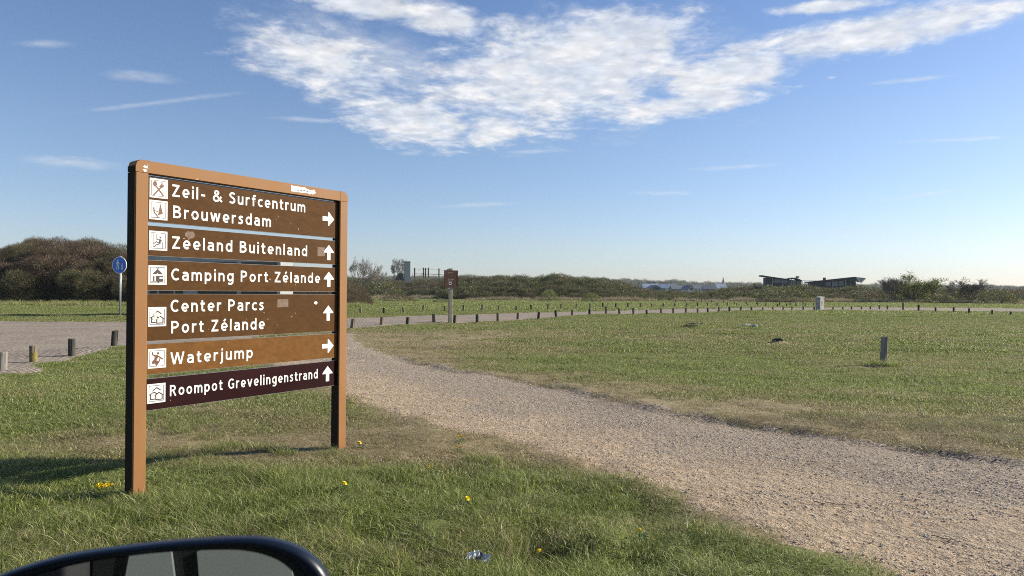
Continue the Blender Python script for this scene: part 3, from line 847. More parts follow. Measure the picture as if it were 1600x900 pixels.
def d_water(P_, L):
    P_(arc(.55, .76, .06, .07, 0, 360, 8)[:-1]); L([(.24, .84), (.26, .70), (.38, .66)], .06); L([(.52, .64), (.82, .44)], .06)
    P_([(.36, .68), (.52, .68), (.60, .60), (.52, .50), (.46, .40), (.60, .36), (.66, .44), (.52, .22), (.44, .14), (.40, .24), (.22, .24), (.24, .36), (.36, .48)])
    L([(.66, .50), (.60, .30), (.46, .13)], .05)


pict(0, .119, 2.192, d_fork); pict(0, .118, 2.029, d_surf); pict(1, .119, 1.799, d_swing); pict(2, .116, 1.541, d_camp)
pict(3, .116, 1.228, d_houses); pict(4, .118, .915, d_water); pict(5, .115, .654, d_houses)
# window of the caravan and the paint worn out of the bungalow sign
mb = MB(); flat(mb, [(.116 + .145 * a, 1.541 + .145 * b) for a, b in ((.60, .30), (.77, .30), (.76, .40), (.60, .40))], LY - .0015)
flat(mb, [(.116 + .145 * a, 1.541 + .145 * b) for a, b in ((.33, .20), (.39, .20), (.39, .44), (.33, .44))], LY - .0015); mb.build('sticker', M_white, boards[2], fix=False)
M_cream = wear('cream_wear', (.66, .62, .47), (.74, .73, .68), 60, .7)


def splotch(k, x, z, rx, rz, m, name='stain', seed=1, y=None, n_=13, sq=False):
    r = random.Random(seed); mb = MB()
    if sq: pts = [(x - rx, z - rz), (x + rx, z - rz * r.uniform(.9, 1)), (x + rx * .98, z + rz), (x - rx * r.uniform(.9, 1), z + rz)]
    else: pts = [(x + rx * math.cos(6.283 * i / n_) * r.uniform(.5, 1.1), z + rz * math.sin(6.283 * i / n_) * r.uniform(.5, 1.1)) for i in range(n_)]
    flat(mb, pts, (LY if y is None else y)); return mb.build(name, m, boards[k] if k is not None else sign, fix=False)


for i, (a, b, r1, r2) in enumerate([(.44, .62, .16, .13), (.36, .40, .15, .13), (.62, .34, .14, .12), (.58, .55, .08, .08)]):
    splotch(3, .116 + .145 * a, 1.228 + .145 * b, r1 * .145, r2 * .145, M_cream, seed=i, y=LY - .0016 - .0001 * i)
splotch(1, 1.80, 1.868, .045, .042, M_pale, 'sticker_trace', 3, LY + .0005, sq=True)
splotch(3, 1.36, 1.392, .062, .036, M_pale, 'sticker_trace', 4, LY + .0005, sq=True)
splotch(1, .45, 1.928, .05, .04, M_pale, 'sticker_trace', 5, LY + .0007)
splotch(3, 1.74, 1.392, .025, .018, M_white, 'sticker', 6)
r_ = random.Random(5)
for k, x, z, a, b in [(0, .47, 2.075, .006, .015), (0, 1.30, 2.15, .006, .010), (0, 1.06, 2.262, .010, .004), (0, 1.28, 2.125, .006, .006), (2, 1.60, 1.63, .008, .012), (3, 1.20, 1.255, .010, .006), (3, .98, 1.262, .008, .004),
                      (3, 1.16, 1.31, .009, .006), (3, 1.46, 1.27, .012, .006), (3, 1.50, 1.30, .005, .010), (0, 1.44, 2.10, .006, .006), (0, 1.53, 2.06, .005, .012), (4, .80, 1.075, .008, .004), (4, 1.7, .92, .006, .003),
                      (1, .40, 1.90, .012, .006), (2, 1.22, 1.60, .012, .010), (2, 1.03, 1.60, .010, .005), (3, .62, 1.19, .008, .004), (3, 1.30, 1.20, .005, .007), (2, 1.50, 1.555, .006, .008), (5, .3, .66, .004, .006)]:
    splotch(k, x, z, a, b, M_scrape, 'scratch', r_.randint(0, 999), LY - .0009, 9)
for b_ in boards:
    for ch in b_.children:
        if not ch.name.startswith('edge_profile'): ch.location.x = -.0163; ch.scale.x = .9935
# torn white sticker on the rail and a scuff near the corner
splotch(None, 1.475, 2.412, .085, .026, M_white, 'sticker', 8, -.0015, sq=True)
for i in range(5): splotch(None, 1.56 + .022 * i, 2.408 - .004 * (i % 2), .026, .026, M_white, 'sticker', 20 + i, -.0017 - .0002 * i, 9)
for i in range(5): splotch(None, 1.47 + .035 * i, 2.405 + .003 * (i % 3), .015, .005, M_ink, 'sticker_print', 40 + i, -.0032, 7)
for i in range(4): splotch(None, .05 + .014 * (i % 2), 2.38 + .014 * i, .02, .012, M_scrape if i % 2 else M_white, 'scuff', 60 + i, -.0016 - .0002 * i, 9)
splotch(None, .47, 2.372, .01, .004, M_white, 'scuff', 70, -.0012)

# ------------------------------------------------------------------ bollards
M_wood = wear('weathered_oak', (.17, .135, .095), (.26, .215, .155), 5, .9, .6, (4, 4, .6), .2, fine=3)
M_woodd = wear('tarred_oak', (.045, .042, .036), (.09, .08, .062), 5, .85, .5, (4, 4, .6), .25, fine=3)
M_grey = wear('silver_oak', (.20, .18, .155), (.30, .275, .24), 6, .9, .7, (5, 5, .5), .2, fine=3)
M_moss = wear('yellow_lichen', (.24, .19, .045), (.12, .12, .045), 25, .95, .3)


def bollard_mesh(seed, rad, h, m, splits=3):
    r = random.Random(seed); n_ = 22; rings = [(-.25, 1.02), (0, 1.03), (.25, 1.0), (.6, .99), (.93, .98), (.985, .95), (1.0, .86)]
    cut = {}
    for _ in range(splits):
        i = r.randrange(n_); cut[i] = r.uniform(.12, .34); 
    tilt = (r.uniform(-.12, .12), r.uniform(-.12, .12)); mb = MB(); k = 0
    wob = [r.uniform(-.05, .05) for _ in range(n_)]
    for z, f in rings:
        for j in range(n_):
            a = 2 * math.pi * j / n_; rr = rad * f * (1 + wob[j]) * (1 - (cut.get(j, 0) * (1 if z > .3 else .3)))
            x_, y_ = rr * math.cos(a), rr * math.sin(a)
            mb.v.append((x_, y_, (z if z < 0 else z * h) + (tilt[0] * x_ + tilt[1] * y_ if z > .9 else 0) - (cut.get(j, 0) * .05 if z > .9 else 0)))
    for i in range(len(rings) - 1):
        for j in range(n_): mb.f.append((i * n_ + j, i * n_ + (j + 1) % n_, (i + 1) * n_ + (j + 1) % n_, (i + 1) * n_ + j))
    c = len(mb.v); mb.v.append((0, 0, h * .985)); o_ = (len(rings) - 1) * n_
    for j in range(n_): mb.f.append((o_ + j, o_ + (j + 1) % n_, c))
    return mb.mesh('bollard', m)


bol = [bollard_mesh(i, .078, .40, M_wood if i % 3 else M_woodd, 2 + i % 3) for i in range(9)]
ORD = ['first', 'second', 'third', 'fourth', 'fifth', 'sixth', 'seventh', 'eighth', 'ninth', 'tenth', 'eleventh', 'twelfth', 'thirteenth', 'fourteenth', 'fifteenth', 'sixteenth', 'seventeenth', 'eighteenth',
       'nineteenth', 'twentieth', 'twenty-first', 'twenty-second', 'twenty-third', 'twenty-fourth', 'twenty-fifth', 'twenty-sixth', 'twenty-seventh', 'twenty-eighth', 'twenty-ninth', 'thirtieth', 'thirty-first', 'thirty-second', 'thirty-third', 'thirty-fourth', 'thirty-fifth']


def put_bollard(bx, top, base, label, group, me=None, lean=0.0, w_=None):
    g_ = G(bx, base); d = math.hypot(g_.x, g_.y); z = Hs(g_.x, g_.y)
    h = (base - top) / F * g_.y
    o = link('bollard', me or random.choice(bol)); o.location = (g_.x, g_.y, z - .01)
    s = (h + .01 - z * .0) / .40
    o.scale = (min(1.15, .8 + .2 * s) * (w_ or 1),) * 2 + (s,); o.rotation_euler = (random.uniform(-.05, .05), lean + random.uniform(-.03, .03), random.uniform(0, 6.28) if me is None else 0)
    return tag(o, label=label, cat='bollard', group=group)


NEAR = [(550, 496, 512, .12), (596, 496, 508.5, 0.05), (636, 493.5, 506.5, .12), (678, 491, 503.5, .10), (710, 490, 503, .05), (745.5, 489, 502.5, .04), (778, 487, 501.5, .02), (809, 488, 499, .04), (841, 487, 498.5, .12),
        (869, 485, 496, .1), (894, 485, 494.5, -.03), (921, 484, 494, 0), (947, 481.5, 493.5, 0), (968, 482.5, 493, .1), (990, 482, 492.5, .08), (1011, 484, 492, .12), (1033, 482, 491, .04), (1052, 481, 489.5, 0),
        (1071.5, 481, 489, .03), (1090, 481, 489, 0), (1106, 481, 488, 0), (1123.5, 480, 487.5, 0), (1140, 480, 488, .04), (1157, 480, 487.5, .1), (1174, 481, 486.5, 0), (1192, 481, 486.5, .08), (1207.5, 480, 485, 0),
        (1223.5, 479.5, 485, 0), (1237.5, 480, 484.5, 0), (1255, 479, 485, 0)]
for i, (x_, t_, b_, ln) in enumerate(NEAR):
    if i < 4: lb = 'short leaning dark wooden bollard, %s right of the big sign along the near road edge' % ORD[i]
    else:
        lb = ('short wooden bollard in the near row, %s to the right of the brown sign post' % ORD[i - 4]) if i < 17 else ('short wooden bollard in the near row, %s to the left of the pale cabinet' % ORD[len(NEAR) - i])
    put_bollard(x_, t_, b_, lb, 'bollards along the near edge of the paved road', lean=ln)
put_bollard(1272, 479, 484, 'wooden bollard in the shadow right beside the pale cabinet', 'bollards along the near edge of the paved road')
BACK = [(564, 480, 489), (600, 480, 489), (631, 479, 488), (661, 478, 486.5), (695, 479, 487), (724, 477, 486.5), (753, 476, 486), (779, 476, 485.5), (806.5, 476, 484.5), (830, 475.5, 484), (856, 474.5, 484), (876.5, 475, 483),
        (900, 475, 482.5), (922, 474.5, 483), (942, 474, 481.5), (962, 474, 481.5), (981, 473.5, 480.5), (1001, 473.5, 480.5), (1017.5, 473.5, 480), (1036.5, 473.5, 480), (1054.5, 473, 479.5), (1072, 473, 480), (1090, 473.5, 480),
        (1105.5, 473, 479.5), (1120.5, 472.5, 479), (1136.5, 472.5, 478.5), (1151.5, 473.5, 478), (1168, 475, 478), (1184, 473, 478.5), (1197, 474, 479), (1214.5, 475, 479.3), (1229, 474, 479), (1244, 473.5, 479), (1258.5, 474, 478.7), (1271, 474, 478.5)]
for i, (x_, t_, b_) in enumerate(BACK):
    lb = ('small bollard on the grass beyond the road, %s right of the big sign' % ORD[i]) if i < 18 else ('small bollard on the grass beyond the road, %s left of the pale cabinet' % ORD[len(BACK) - 1 - i])
    put_bollard(x_, t_, b_, lb, 'bollards along the far edge of the paved road', lean=-.16 if i in (2, 3) else (-.05 if i % 3 else -.12))
THIRD = [(1055.5, 467, 473), (1070.5, 468.5, 473.5), (1084, 469, 473.2), (1096.5, 469, 473.5), (1112, 469.5, 473.8), (1130.5, 471, 474), (1147.5, 471, 475), (1166, 471.5, 476), (1182, 472, 476), (1218, 472, 477), (1234.5, 472.5, 477.5), (1254.5, 472.5, 477)]
for i, (x_, t_, b_) in enumerate(THIRD):
    put_bollard(x_, t_, b_, 'tiny distant bollard by the far bushes, %s from the left in the rearmost row' % ORD[i], 'bollards of the rearmost row by the bushes')
RIGHT = [(1301.5, 479.5, 484), (1317, 479.5, 484), (1330.5, 479, 483.6), (1346, 478.5, 483.4), (1360, 479, 483.4), (1374, 477, 483.4), (1386.5, 477.5, 483.6), (1411, 473, 484.2), (1435, 476, 486.2), (1462, 480, 487.3), (1490, 480, 487.8), (1514, 481.5, 489.2), (1550, 484, 491.7), (1579, 486, 491.9)]
for i, (x_, t_, b_) in enumerate(RIGHT):
    if i < 7: lb = 'short bollard by the far road, %s to the right of the pale cabinet' % ORD[i]
    elif i == 7: lb = 'tallest bollard of the row right of the pale cabinet, standing clear of the road'
    elif i == 8: lb = 'leaning bollard just right of the tallest one in the far right row'
    else: lb = 'thin bollard at the field edge, %s from the right edge of the photo' % ORD[13 - i]
    put_bollard(x_, t_, b_, lb, 'bollards right of the pale cabinet')
# four on the left by the paving
GL_ = 'bollards along the paving on the left'
put_bollard(3, 549, 577.5, 'silver grey weathered bollard cut by the left edge of the photo', GL_, bollard_mesh(31, .085, .40, M_grey, 5), .02)
o = put_bollard(52, 540, 566.5, 'split wooden bollard with yellow lichen on its side', GL_, bollard_mesh(32, .074, .40, M_wood, 7), 0)
mb = MB(); mb.prism([(.074 * 1.05 * math.cos(a), .074 * 1.05 * math.sin(a)) for a in np.linspace(-1.6, .5, 7)] + [(.05 * math.cos(a), .05 * math.sin(a)) for a in np.linspace(.5, -1.6, 7)], .02, .24); mb.build('lichen', M_moss, o)
put_bollard(112, 531, 558, 'dark tarred bollard between the lichen covered one and the mound', GL_, bollard_mesh(33, .072, .40, M_woodd, 2), 0)
put_bollard(178, 523, 547.5, 'dark bollard on a grassy mound just left of the big sign post', GL_, bollard_mesh(34, .075, .40, M_woodd, 2), 0)
for gx, gy, lb_ in ((1372, 571, 'dark coarse grass clump hugging the left foot of the lone post'), (1390, 572, 'grass clump hugging the right foot of the lone post')):
    q_ = G(gx, gy); tag(link('grass_clump', blades('grass_clump', 260, .24, .08, .26, .009, .5, M_grass, gx), None, (q_.x, q_.y, Hs(q_.x, q_.y))), lb_, 'grass clump')
o = put_bollard(1380, 527, 569, 'lone grey split post standing in a hollow on the field', None, bollard_mesh(35, .062, .40, M_grey, 8), .03)
o["category"] = "post"; o.name = "field_post"
# ------------------------------------------------------------------ blue round sign on the left
M_steel = wear('galvanised', (.42, .44, .45), (.34, .35, .36), 8, .45, 0, metal=.5)
M_blue = mat('signal_blue', (.015, .14, .60), .4)
g_ = G(187.5, 496); t = empty('pedestrian_sign', (g_.x, g_.y, Hs(g_.x, g_.y)), R(-14), label='round blue sign showing a walking adult and child on a steel pole by the hedge', cat='sign')
k_ = g_.y / F; hh = 94 * k_
mb = MB(); mb.tube([(0, 0, -.4), (0, 0, hh)], .055, 10); mb.build('pole', M_steel, t, smooth=True)
zc = (496 - 416) * k_; rd_ = 13.2 * k_
mb = MB(); mb.prism(arc(0, zc, rd_, rd_, 0, 360, 40)[:-1], -.085, -.060, 'y'); dsc = mb.build('disc', mat('sign_white', (.78, .79, .8), .4), t)
mb = MB(); flat(mb, arc(0, zc, rd_ * .93, rd_ * .93, 0, 360, 40)[:-1], -.087); mb.build('blue_field', M_blue, dsc, fix=False)
mb = MB(); u = rd_
def fig(cx, cz, s, lean=1):
    y0 = -.089
    flat(mb, [(cx + a, cz + b) for a, b in arc(0, .82 * s, .13 * s, .14 * s, 0, 360, 10)[:-1]], y0)
    flat(mb, [(cx - .17 * s, cz + .62 * s), (cx + .17 * s, cz + .62 * s), (cx + .15 * s, cz + .05 * s), (cx - .13 * s, cz + .05 * s)], y0 - .001)
    ribbon(mb, [(cx - .06 * s, cz + .1 * s), (cx - .16 * s, cz - .35 * s), (cx - .26 * s, cz - .85 * s)], .15 * s, y0 - .002)
    ribbon(mb, [(cx + .06 * s, cz + .1 * s), (cx + .13 * s, cz - .35 * s), (cx + .20 * s, cz - .85 * s)], .15 * s, y0 - .003)
    ribbon(mb, [(cx - .15 * s, cz + .55 * s), (cx - .30 * s, cz + .1 * s)], .09 * s, y0 - .004); ribbon(mb, [(cx + .13 * s, cz + .56 * s), (cx + .40 * s, cz + .12 * s)], .09 * s, y0 - .005)
fig(-.22 * u, zc + .02 * u, .68 * u); fig(.40 * u, zc - .20 * u, .42 * u)
mb.build('walking_figures', M_white, dsc, fix=False)

# ------------------------------------------------------------------ brown information post
g_ = G(703.5, 503.5); t = empty('information_post', (g_.x, g_.y, Hs(g_.x, g_.y)), R(24), label='brown information board on a square timber post beside the paved road', cat='sign')
k_ = g_.y / F
M_lath = wear('planed_timber', (.30, .25, .17), (.40, .34, .24), 4, .8, .2, (4, 4, .5))
mb = MB(); mb.box(-.085, .085, -.085, .085, -.4, 86 * k_, .01); pst = mb.build('post', M_lath, t)
M_info = wear('info_brown', (.115, .038, .022), (.14, .05, .03), 3, .5)
zt, zb_ = 83 * k_, 57 * k_
mb = MB(); mb.box(-.37, .34, -.118, -.088, zb_, zt); brd = mb.build('board', M_info, t)
mb = MB(); mb.box(-.372, -.345, -.123, -.1185, zb_, zt); mb.box(.315, .342, -.123, -.1185, zb_, zt); mb.build('edge_trim', mat('trim', (.03, .018, .014), .6), brd)
M_txt = mat('cream_print', (.55, .50, .42), .6)
for zz, x0, x1 in ((.83, -.18, .10), (.45, -.18, .14), (.34, -.18, .05)):
    mb = MB(); z0 = zb_ + (zt - zb_) * zz; r_ = random.Random(int(zz * 100)); x_ = x0
    while x_ < x1:
        w_ = r_.uniform(.010, .022); flat(mb, [(x_, z0), (x_ + w_, z0), (x_ + w_, z0 + r_.uniform(.02, .035)), (x_, z0 + .028)], -.1195); x_ += w_ + .008
    mb.build('print_line', M_txt, brd, fix=False)
mb = MB(); flat(mb, arc(-.06, zb_ + (zt - zb_) * .24 - .02, .075, .09, 0, 360, 20)[:-1], -.1195); e_ = mb.build('emblem', M_white, brd, fix=False)
mb = MB(); flat(mb, arc(-.06, zb_ + (zt - zb_) * .24 - .02, .04, .05, 0, 360, 14)[:-1], -.1205); ribbon(mb, [(-.06, zb_ + .06), (-.06, zb_ + .3)], .015, -.1210); mb.build('emblem_mark', mat('navy', (.02, .035, .10), .5), e_, fix=False)
mb = MB(); flat(mb, arc(-.10, zb_ - .07, .035, .035, 0, 360, 10)[:-1], -.0875); mb.build('route_marker', M_white, t, fix=False)

# ------------------------------------------------------------------ pale cabinet by the far road
g_ = G(1281, 485); k_ = g_.y / F
t = empty('roadside_cabinet', (g_.x, g_.y, Hs(g_.x, g_.y)), R(-50), label='pale upright cabinet with dark scribbles standing at the far road edge', cat='cabinet')
M_conc = wear('pale_concrete', (.42, .40, .36), (.30, .285, .25), 3, .85, .2, fine=4)
s_ = 10.5 * k_ * .5
s2_ = s_ * 1.25; s_ = s_ * .72
mb = MB(); mb.box(-s_, s_, -s2_, s2_, -.3, 20 * k_, .02); b_ = mb.build('body', M_conc, t)
e1, e2 = s_ * 1.1, s2_ * 1.08
mb = MB(); mb.add([(-e1, -e2, 20 * k_ + .005), (e1, -e2, 20 * k_ + .005), (e1, e2, 20 * k_ + .005), (-e1, e2, 20 * k_ + .005), (-e1, -e2, 21.4 * k_), (e1, -e2, 21 * k_), (e1, e2, 22 * k_), (-e1, e2, 22.6 * k_)],
                  [(3, 2, 1, 0), (4, 5, 6, 7), (0, 1, 5, 4), (1, 2, 6, 5), (2, 3, 7, 6), (3, 0, 4, 7)]); mb.build('cap', M_conc, t)
mb = MB()
for q_ in ([(-.22, .55), (-.1, .62), (-.15, .85), (-.05, .95)], [(-.25, .45), (0, .5), (.1, .75), (.15, .9)], [(-.2, .75), (-.08, .8)]):
    for i in range(len(q_) - 1):
        (a, b), (c, d) = q_[i], q_[i + 1]; mb.add([(s_ + .003, a, b), (s_ + .003, c, d), (s_ + .003, c + .03, d + .04), (s_ + .003, a + .03, b + .05)], [(0, 1, 2, 3)])
mb.build('scribble', M_ink, b_, fix=False)

# ------------------------------------------------------------------ white coach glimpsed between the boards
Yb = 43.0; xb = lambda px: (px - 800) / F * Yb
zg = Hs(xb(330), Yb)
t = empty('parked_coach', (xb(330), Yb, zg), 0, label='white coach with dark windows glimpsed through the gaps between the sign boards', cat='bus')
L0, L1 = xb(212) - xb(330), xb(438) - xb(330)
M_coach = wear('coach_white', (.34, .34, .33), (.28, .275, .26), 2, .5)
M_glassd = mat('dark_glass', (.015, .018, .02), .08)
mb = MB(); mb.prism([(L0, .45), (L1 - .05, .45), (L1, .9), (L1, 3.2), (L1 - .25, 3.45), (L0 + .25, 3.45), (L0, 3.2)], 0, 2.5, 'y'); mb.build('body', M_coach, t)
for a, b in ((234, 245), (248.5, 271), (274, 286), (309, 370), (377, 433)):
    mb = MB(); mb.box(xb(a) - xb(330), xb(b) - xb(330), -.012, .01, 1.15, 3.08); mb.build('window', M_glassd, t)
for a in (L0 + 1.3, L1 - 1.6):
    wv = MB(); wv.prism(arc(a, .48, .48, .48, 0, 360, 22)[:-1], -.02, .26, 'y'); w_ = wv.build('wheel', mat('tyre', (.02, .02, .02), .8), t)
    wv = MB(); wv.prism(arc(a, .48, .26, .26, 0, 360, 16)[:-1], -.03, -.021, 'y'); wv.build('rim', M_steel, w_)

# ------------------------------------------------------------------ shrubs and trees


def shrub_mesh(name, seed, ntw, nleaf, tl, tw, ls, m, up=.5, fill=.45, lump=.22, low=-.05):
    r = np.random.default_rng(seed)
    def shell(n_, fill_):
        a = r.uniform(0, 2 * np.pi, n_); sz = r.uniform(low, 1, n_); c_ = np.sqrt(np.clip(1 - sz ** 2, 0, 1))
        d = np.stack([c_ * np.cos(a), c_ * np.sin(a), sz], -1)
        lob = 1 + lump * fbm(a * 1.6 + seed, sz * 3.1 + seed * 1.7, 3)
        rr = (fill_ + (1 - fill_) * r.uniform(0, 1, n_) ** .45) * lob
        return d, d * rr[:, None]
    d, p = shell(ntw, fill)
    dr = d * .8 + np.array([0, 0, up]) + r.normal(0, .33, (ntw, 3)); dr /= np.linalg.norm(dr, axis=1)[:, None]
    L = tl * r.uniform(.5, 1.5, ntw)[:, None]; q = p + dr * L
    wv = np.cross(dr, r.normal(0, 1, (ntw, 3))); wv /= np.linalg.norm(wv, axis=1)[:, None] + 1e-9; wv *= tw * r.uniform(.6, 1.4, ntw)[:, None]
    tco = np.stack([p - wv, p + wv, q + wv * .25, q - wv * .25], 1).reshape(-1, 3)
    d2, c = shell(nleaf, fill + .12)
    c = c + r.normal(0, .05, (nleaf, 3)); a1 = r.normal(0, 1, (nleaf, 3)); a1 /= np.linalg.norm(a1, axis=1)[:, None]
    a2 = np.cross(a1, r.normal(0, 1, (nleaf, 3))); a2 /= np.linalg.norm(a2, axis=1)[:, None] + 1e-9
    S = (ls * r.uniform(.5, 1.5, nleaf))[:, None]
    lco = np.stack([c - a1 * S, c + a2 * S * .6, c + a1 * S, c - a2 * S * .6], 1).reshape(-1, 3)
    co = np.concatenate([tco, lco]); f = np.arange(len(co)).reshape(-1, 4)
    me = np_mesh(name, co, f, m, smooth=False)
    lobv = .5 + .35 * fbm(co[::4, 0] * 2.2 + seed, co[::4, 2] * 2.2 + co[::4, 1] * 1.7, 2)
    fattr(me, 'v', np.repeat(np.clip(lobv + r.normal(0, .2, len(f)), 0, 1), 4)); return me


sh_near = [shrub_mesh('shrub_crown', 100 + i, 2600, 3000, .20, .0065, .022, M_bush, fill=.5, up=.25, low=-.7) for i in range(5)]
sh_far = [shrub_mesh('shrub_crown', 120 + i, 1100, 1300, .22, .011, .034, M_bush, fill=.55, up=.25, low=-.6) for i in range(5)]
sh_lime = [shrub_mesh('shrub_crown', 140 + i, 800, 2600, .14, .008, .026, M_lime, fill=.5) for i in range(2)]
reed_p = [blades('dune_grass', 160, .9, .5, 1.3, .05, .35, M_reed, 90 + i) for i in range(3)]


def thicket(name, prof, rows, step, label, protos, wid, hue, hz=None):
    """rows of overlapping shrubs whose tops follow the measured skyline prof = [(px, top_y)]"""
    px_, ty = zip(*prof); pts = []; scl = []; hu = []
    for Y0, frac, tint in rows:
        x = xs0 = (px_[0] - 800) / F * Y0; x1 = (px_[-1] - 800) / F * Y0
        while x < x1:
            Y = Y0 + rng.uniform(-.5, .5) * wid * 1.6; px = 800 + x / Y * F
            top = np.interp(px, px_, ty); hor = 457 + (px - 800) * .0066
            zg_ = Hs(x, Y); h = (CAMZ + (hor - top) / F * Y - zg_) * frac * rng.uniform(.90, 1.05) * 1.02
            if h > .3:
                hb = np.clip(hue(px, Y) + tint + .5 * float(fbm(x * .06 + Y, Y * .13, 2)) + rng.normal(0, .12), 0, 1); zt = h
                while zt > -.1:
                    s = min(wid, h * .75) * rng.uniform(.7, 1.15)
                    pts.append((x + rng.normal(0, .2) * s, Y + rng.normal(0, .25) * s, zg_ + max(zt - s, -.1))); scl.append((s * 1.1, s * 1.1, s * rng.uniform(.8, 1.0))); hu.append(np.clip(hb + rng.normal(0, .07), 0, 1))
                    zt -= s * .95
            x += step * min(wid, max(h, .5)) * rng.uniform(.6, 1.4)
    n_ = len(pts); rot = np.zeros((n_, 3)); rot[:, 2] = rng.uniform(0, 6.28, n_); rot[:, :2] = rng.normal(0, .05, (n_, 2))
    return scatter(name, protos, np.array(pts), rot, np.array(scl), rng.integers(0, len(protos), n_), np.array(hu), label=label, kind='stuff')


LEFT_PROF = [(-260, 380), (-120, 392), (0, 386), (25, 379), (45, 375), (60, 372), (90, 375), (110, 372), (150, 374), (175, 381), (200, 387), (300, 396), (400, 408), (480, 422), (540, 436), (560, 446)]
thicket('hedge_thicket', LEFT_PROF, [(75, .52, -.05), (77, .72, .1), (80, .9, .15), (83, 1.0, .2), (88, 1.0, .2), (94, .95, 0)], .85,
        'tall tangled brown hedge thicket along the left horizon', sh_near, 1.5, lambda px, Y: .66)
MID_PROF = [(540, 436), (590, 434), (610, 436), (640, 440), (655, 436), (700, 433), (730, 431), (780, 431), (820, 431), (842, 433), (860, 428), (885, 430), (895, 434), (935, 434), (960, 438), (985, 444), (1010, 451), (1060, 454), (1100, 454), (1140, 448),
            (1185, 445), (1230, 447), (1262, 445), (1300, 451), (1340, 447), (1360, 448), (1380, 451), (1400, 446), (1470, 451), (1500, 449), (1545, 451), (1600, 452), (1700, 450), (1900, 452)]
fa = [p for p in MID_PROF if p[0] <= 730]; fb = [p for p in MID_PROF if p[0] >= 700]
thicket('dune_thicket', fa, [(205, .5, -.05), (214, .75, 0), (224, .95, .1), (236, 1.0, 0)], .85, 'mixed scrub thicket between the big sign and the brown information board', sh_far, 2.3, lambda px, Y: .36)
thicket('scrub_thicket', fb, [(150, .36, -.15), (153, .6, -.05), (158, .8, .05), (166, 1.0, .05), (176, 1.0, 0)], .85, 'long belt of dark scrub along the horizon right of the information board', sh_far, 1.9,
        lambda px, Y: .36 - .30 * math.exp(-((px - 1230) / 60) ** 2) - .2 * math.exp(-((px - 1050) / 40) ** 2))
WOOD_PROF = [(400, 438), (540, 434), (600, 431), (680, 431), (760, 430), (800, 431), (830, 432), (900, 434), (930, 433.5), (960, 436), (985, 434.5), (1000, 437), (1030, 438), (1060, 437), (1080, 440), (1140, 441), (1190, 442), (1280, 443),
             (1350, 443), (1380, 444), (1400, 441), (1430, 444), (1500, 446), (1540, 444.5), (1580, 447), (1620, 446), (1900, 445), (2300, 443)]
thicket('distant_wood', WOOD_PROF, [(1250, .8, .05), (1400, 1, 0), (1500, 1, 0)], .85, 'far low wood forming the bluish skyline', sh_far, 11, lambda px, Y: .2)
thicket('distant_wood_left', [(-300, 440), (200, 438), (560, 433)], [(900, 1, 0), (980, 1, 0)], .85, 'far wood behind the big sign', sh_far, 9, lambda px, Y: .4)
# pale dune grass fringe along the foot of the scrub
n_ = 2600; px = rng.uniform(545, 1750, n_); Y = np.where(px < 720, rng.uniform(150, 205, n_), rng.uniform(139, 149, n_)); x = (px - 800) / F * Y
k = (fbm(px * .012, Y * .05, 3) > .02) | (rng.uniform(0, 1, n_) < .12); x, Y = x[k], Y[k]; n_ = len(x); s = rng.uniform(.8, 1.5, n_); rot = np.zeros((n_, 3)); rot[:, 2] = rng.uniform(0, 6.28, n_)
scatter('dune_grass', reed_p, np.stack([x, Y, H(x, Y) - .05], -1), rot, np.stack([s, s, s * rng.uniform(.35, .9, n_)], -1), rng.integers(0, 3, n_), rng.uniform(0, .4, n_), label='pale dry dune grass along the foot of the scrub', kind='stuff')
n_ = 1500; x = rng.uniform(-70, -14, n_); Y = rng.uniform(66, 75.5, n_); k = fbm(x * .3, Y * .4, 3) > -.1; x, Y = x[k], Y[k]; n_ = len(x); s = rng.uniform(.3, .7, n_); rot = np.zeros((n_, 3)); rot[:, 2] = rng.uniform(0, 6.28, n_)
tallp = [blades('tall_grass', 160, .9, .5, 1.3, .035, .35, M_grass, 95 + i) for i in range(3)]
scatter('tall_grass', tallp, np.stack([x, Y, H(x, Y) - .05], -1), rot, np.stack([s, s, s], -1), rng.integers(0, 3, n_), rng.uniform(.1, .6, n_), label='taller grass along the foot of the left hedge', kind='stuff')


def inst_mat(src, hue):
    """same plant material with a fixed hue, for single shrubs"""
    m = src.copy(); m.name = src.name + '_single'
    for nd in m.node_tree.nodes:
        if nd.type == 'ATTRIBUTE' and nd.attribute_name == 'hue':
            v_ = m.node_tree.nodes.new('ShaderNodeValue'); v_.outputs[0].default_value = hue
            for l in list(nd.outputs['Fac'].links): m.node_tree.links.new(v_.outputs[0], l.to_socket)
    return m


MB_dark = inst_mat(M_bush, .35); MB_brown = inst_mat(M_bush, .85); MB_green = inst_mat(M_lime, .12); MB_olive = inst_mat(M_lime, .5); MB_red = inst_mat(M_bush, .95)


def shrub(px, base, top, wpx, seed, m, label, protos=sh_far, group=None):
    g_ = G(px, base); Y = g_.y; z = Hs(g_.x, Y); hor = 457 + (px - 800) * .0066
    o = empty('shrub', (g_.x, Y, z), random.uniform(0, 6), label=label, cat='shrub', group=group)
    me = protos[seed % len(protos)].copy(); me.materials.clear(); me.materials.append(m)
    c = link('crown', me, o); h = CAMZ + (hor - top) / F * Y - z; c.scale = (wpx / 2 / F * Y * .92, wpx / 2 / F * Y * .92, h * .9)
    mb = MB(); r_ = random.Random(seed)
    for i in range(5):
        a = i * 1.257 + r_.uniform(-.3, .3); q = h * .55
        mb.tube([(0, 0, -.1), (math.cos(a) * q * .15, math.sin(a) * q * .15, q * .4), (math.cos(a) * q * .5, math.sin(a) * q * .5, q)], [h * .03, h * .02, h * .008], 5)
    mb.build('stem', M_bark, o); return o


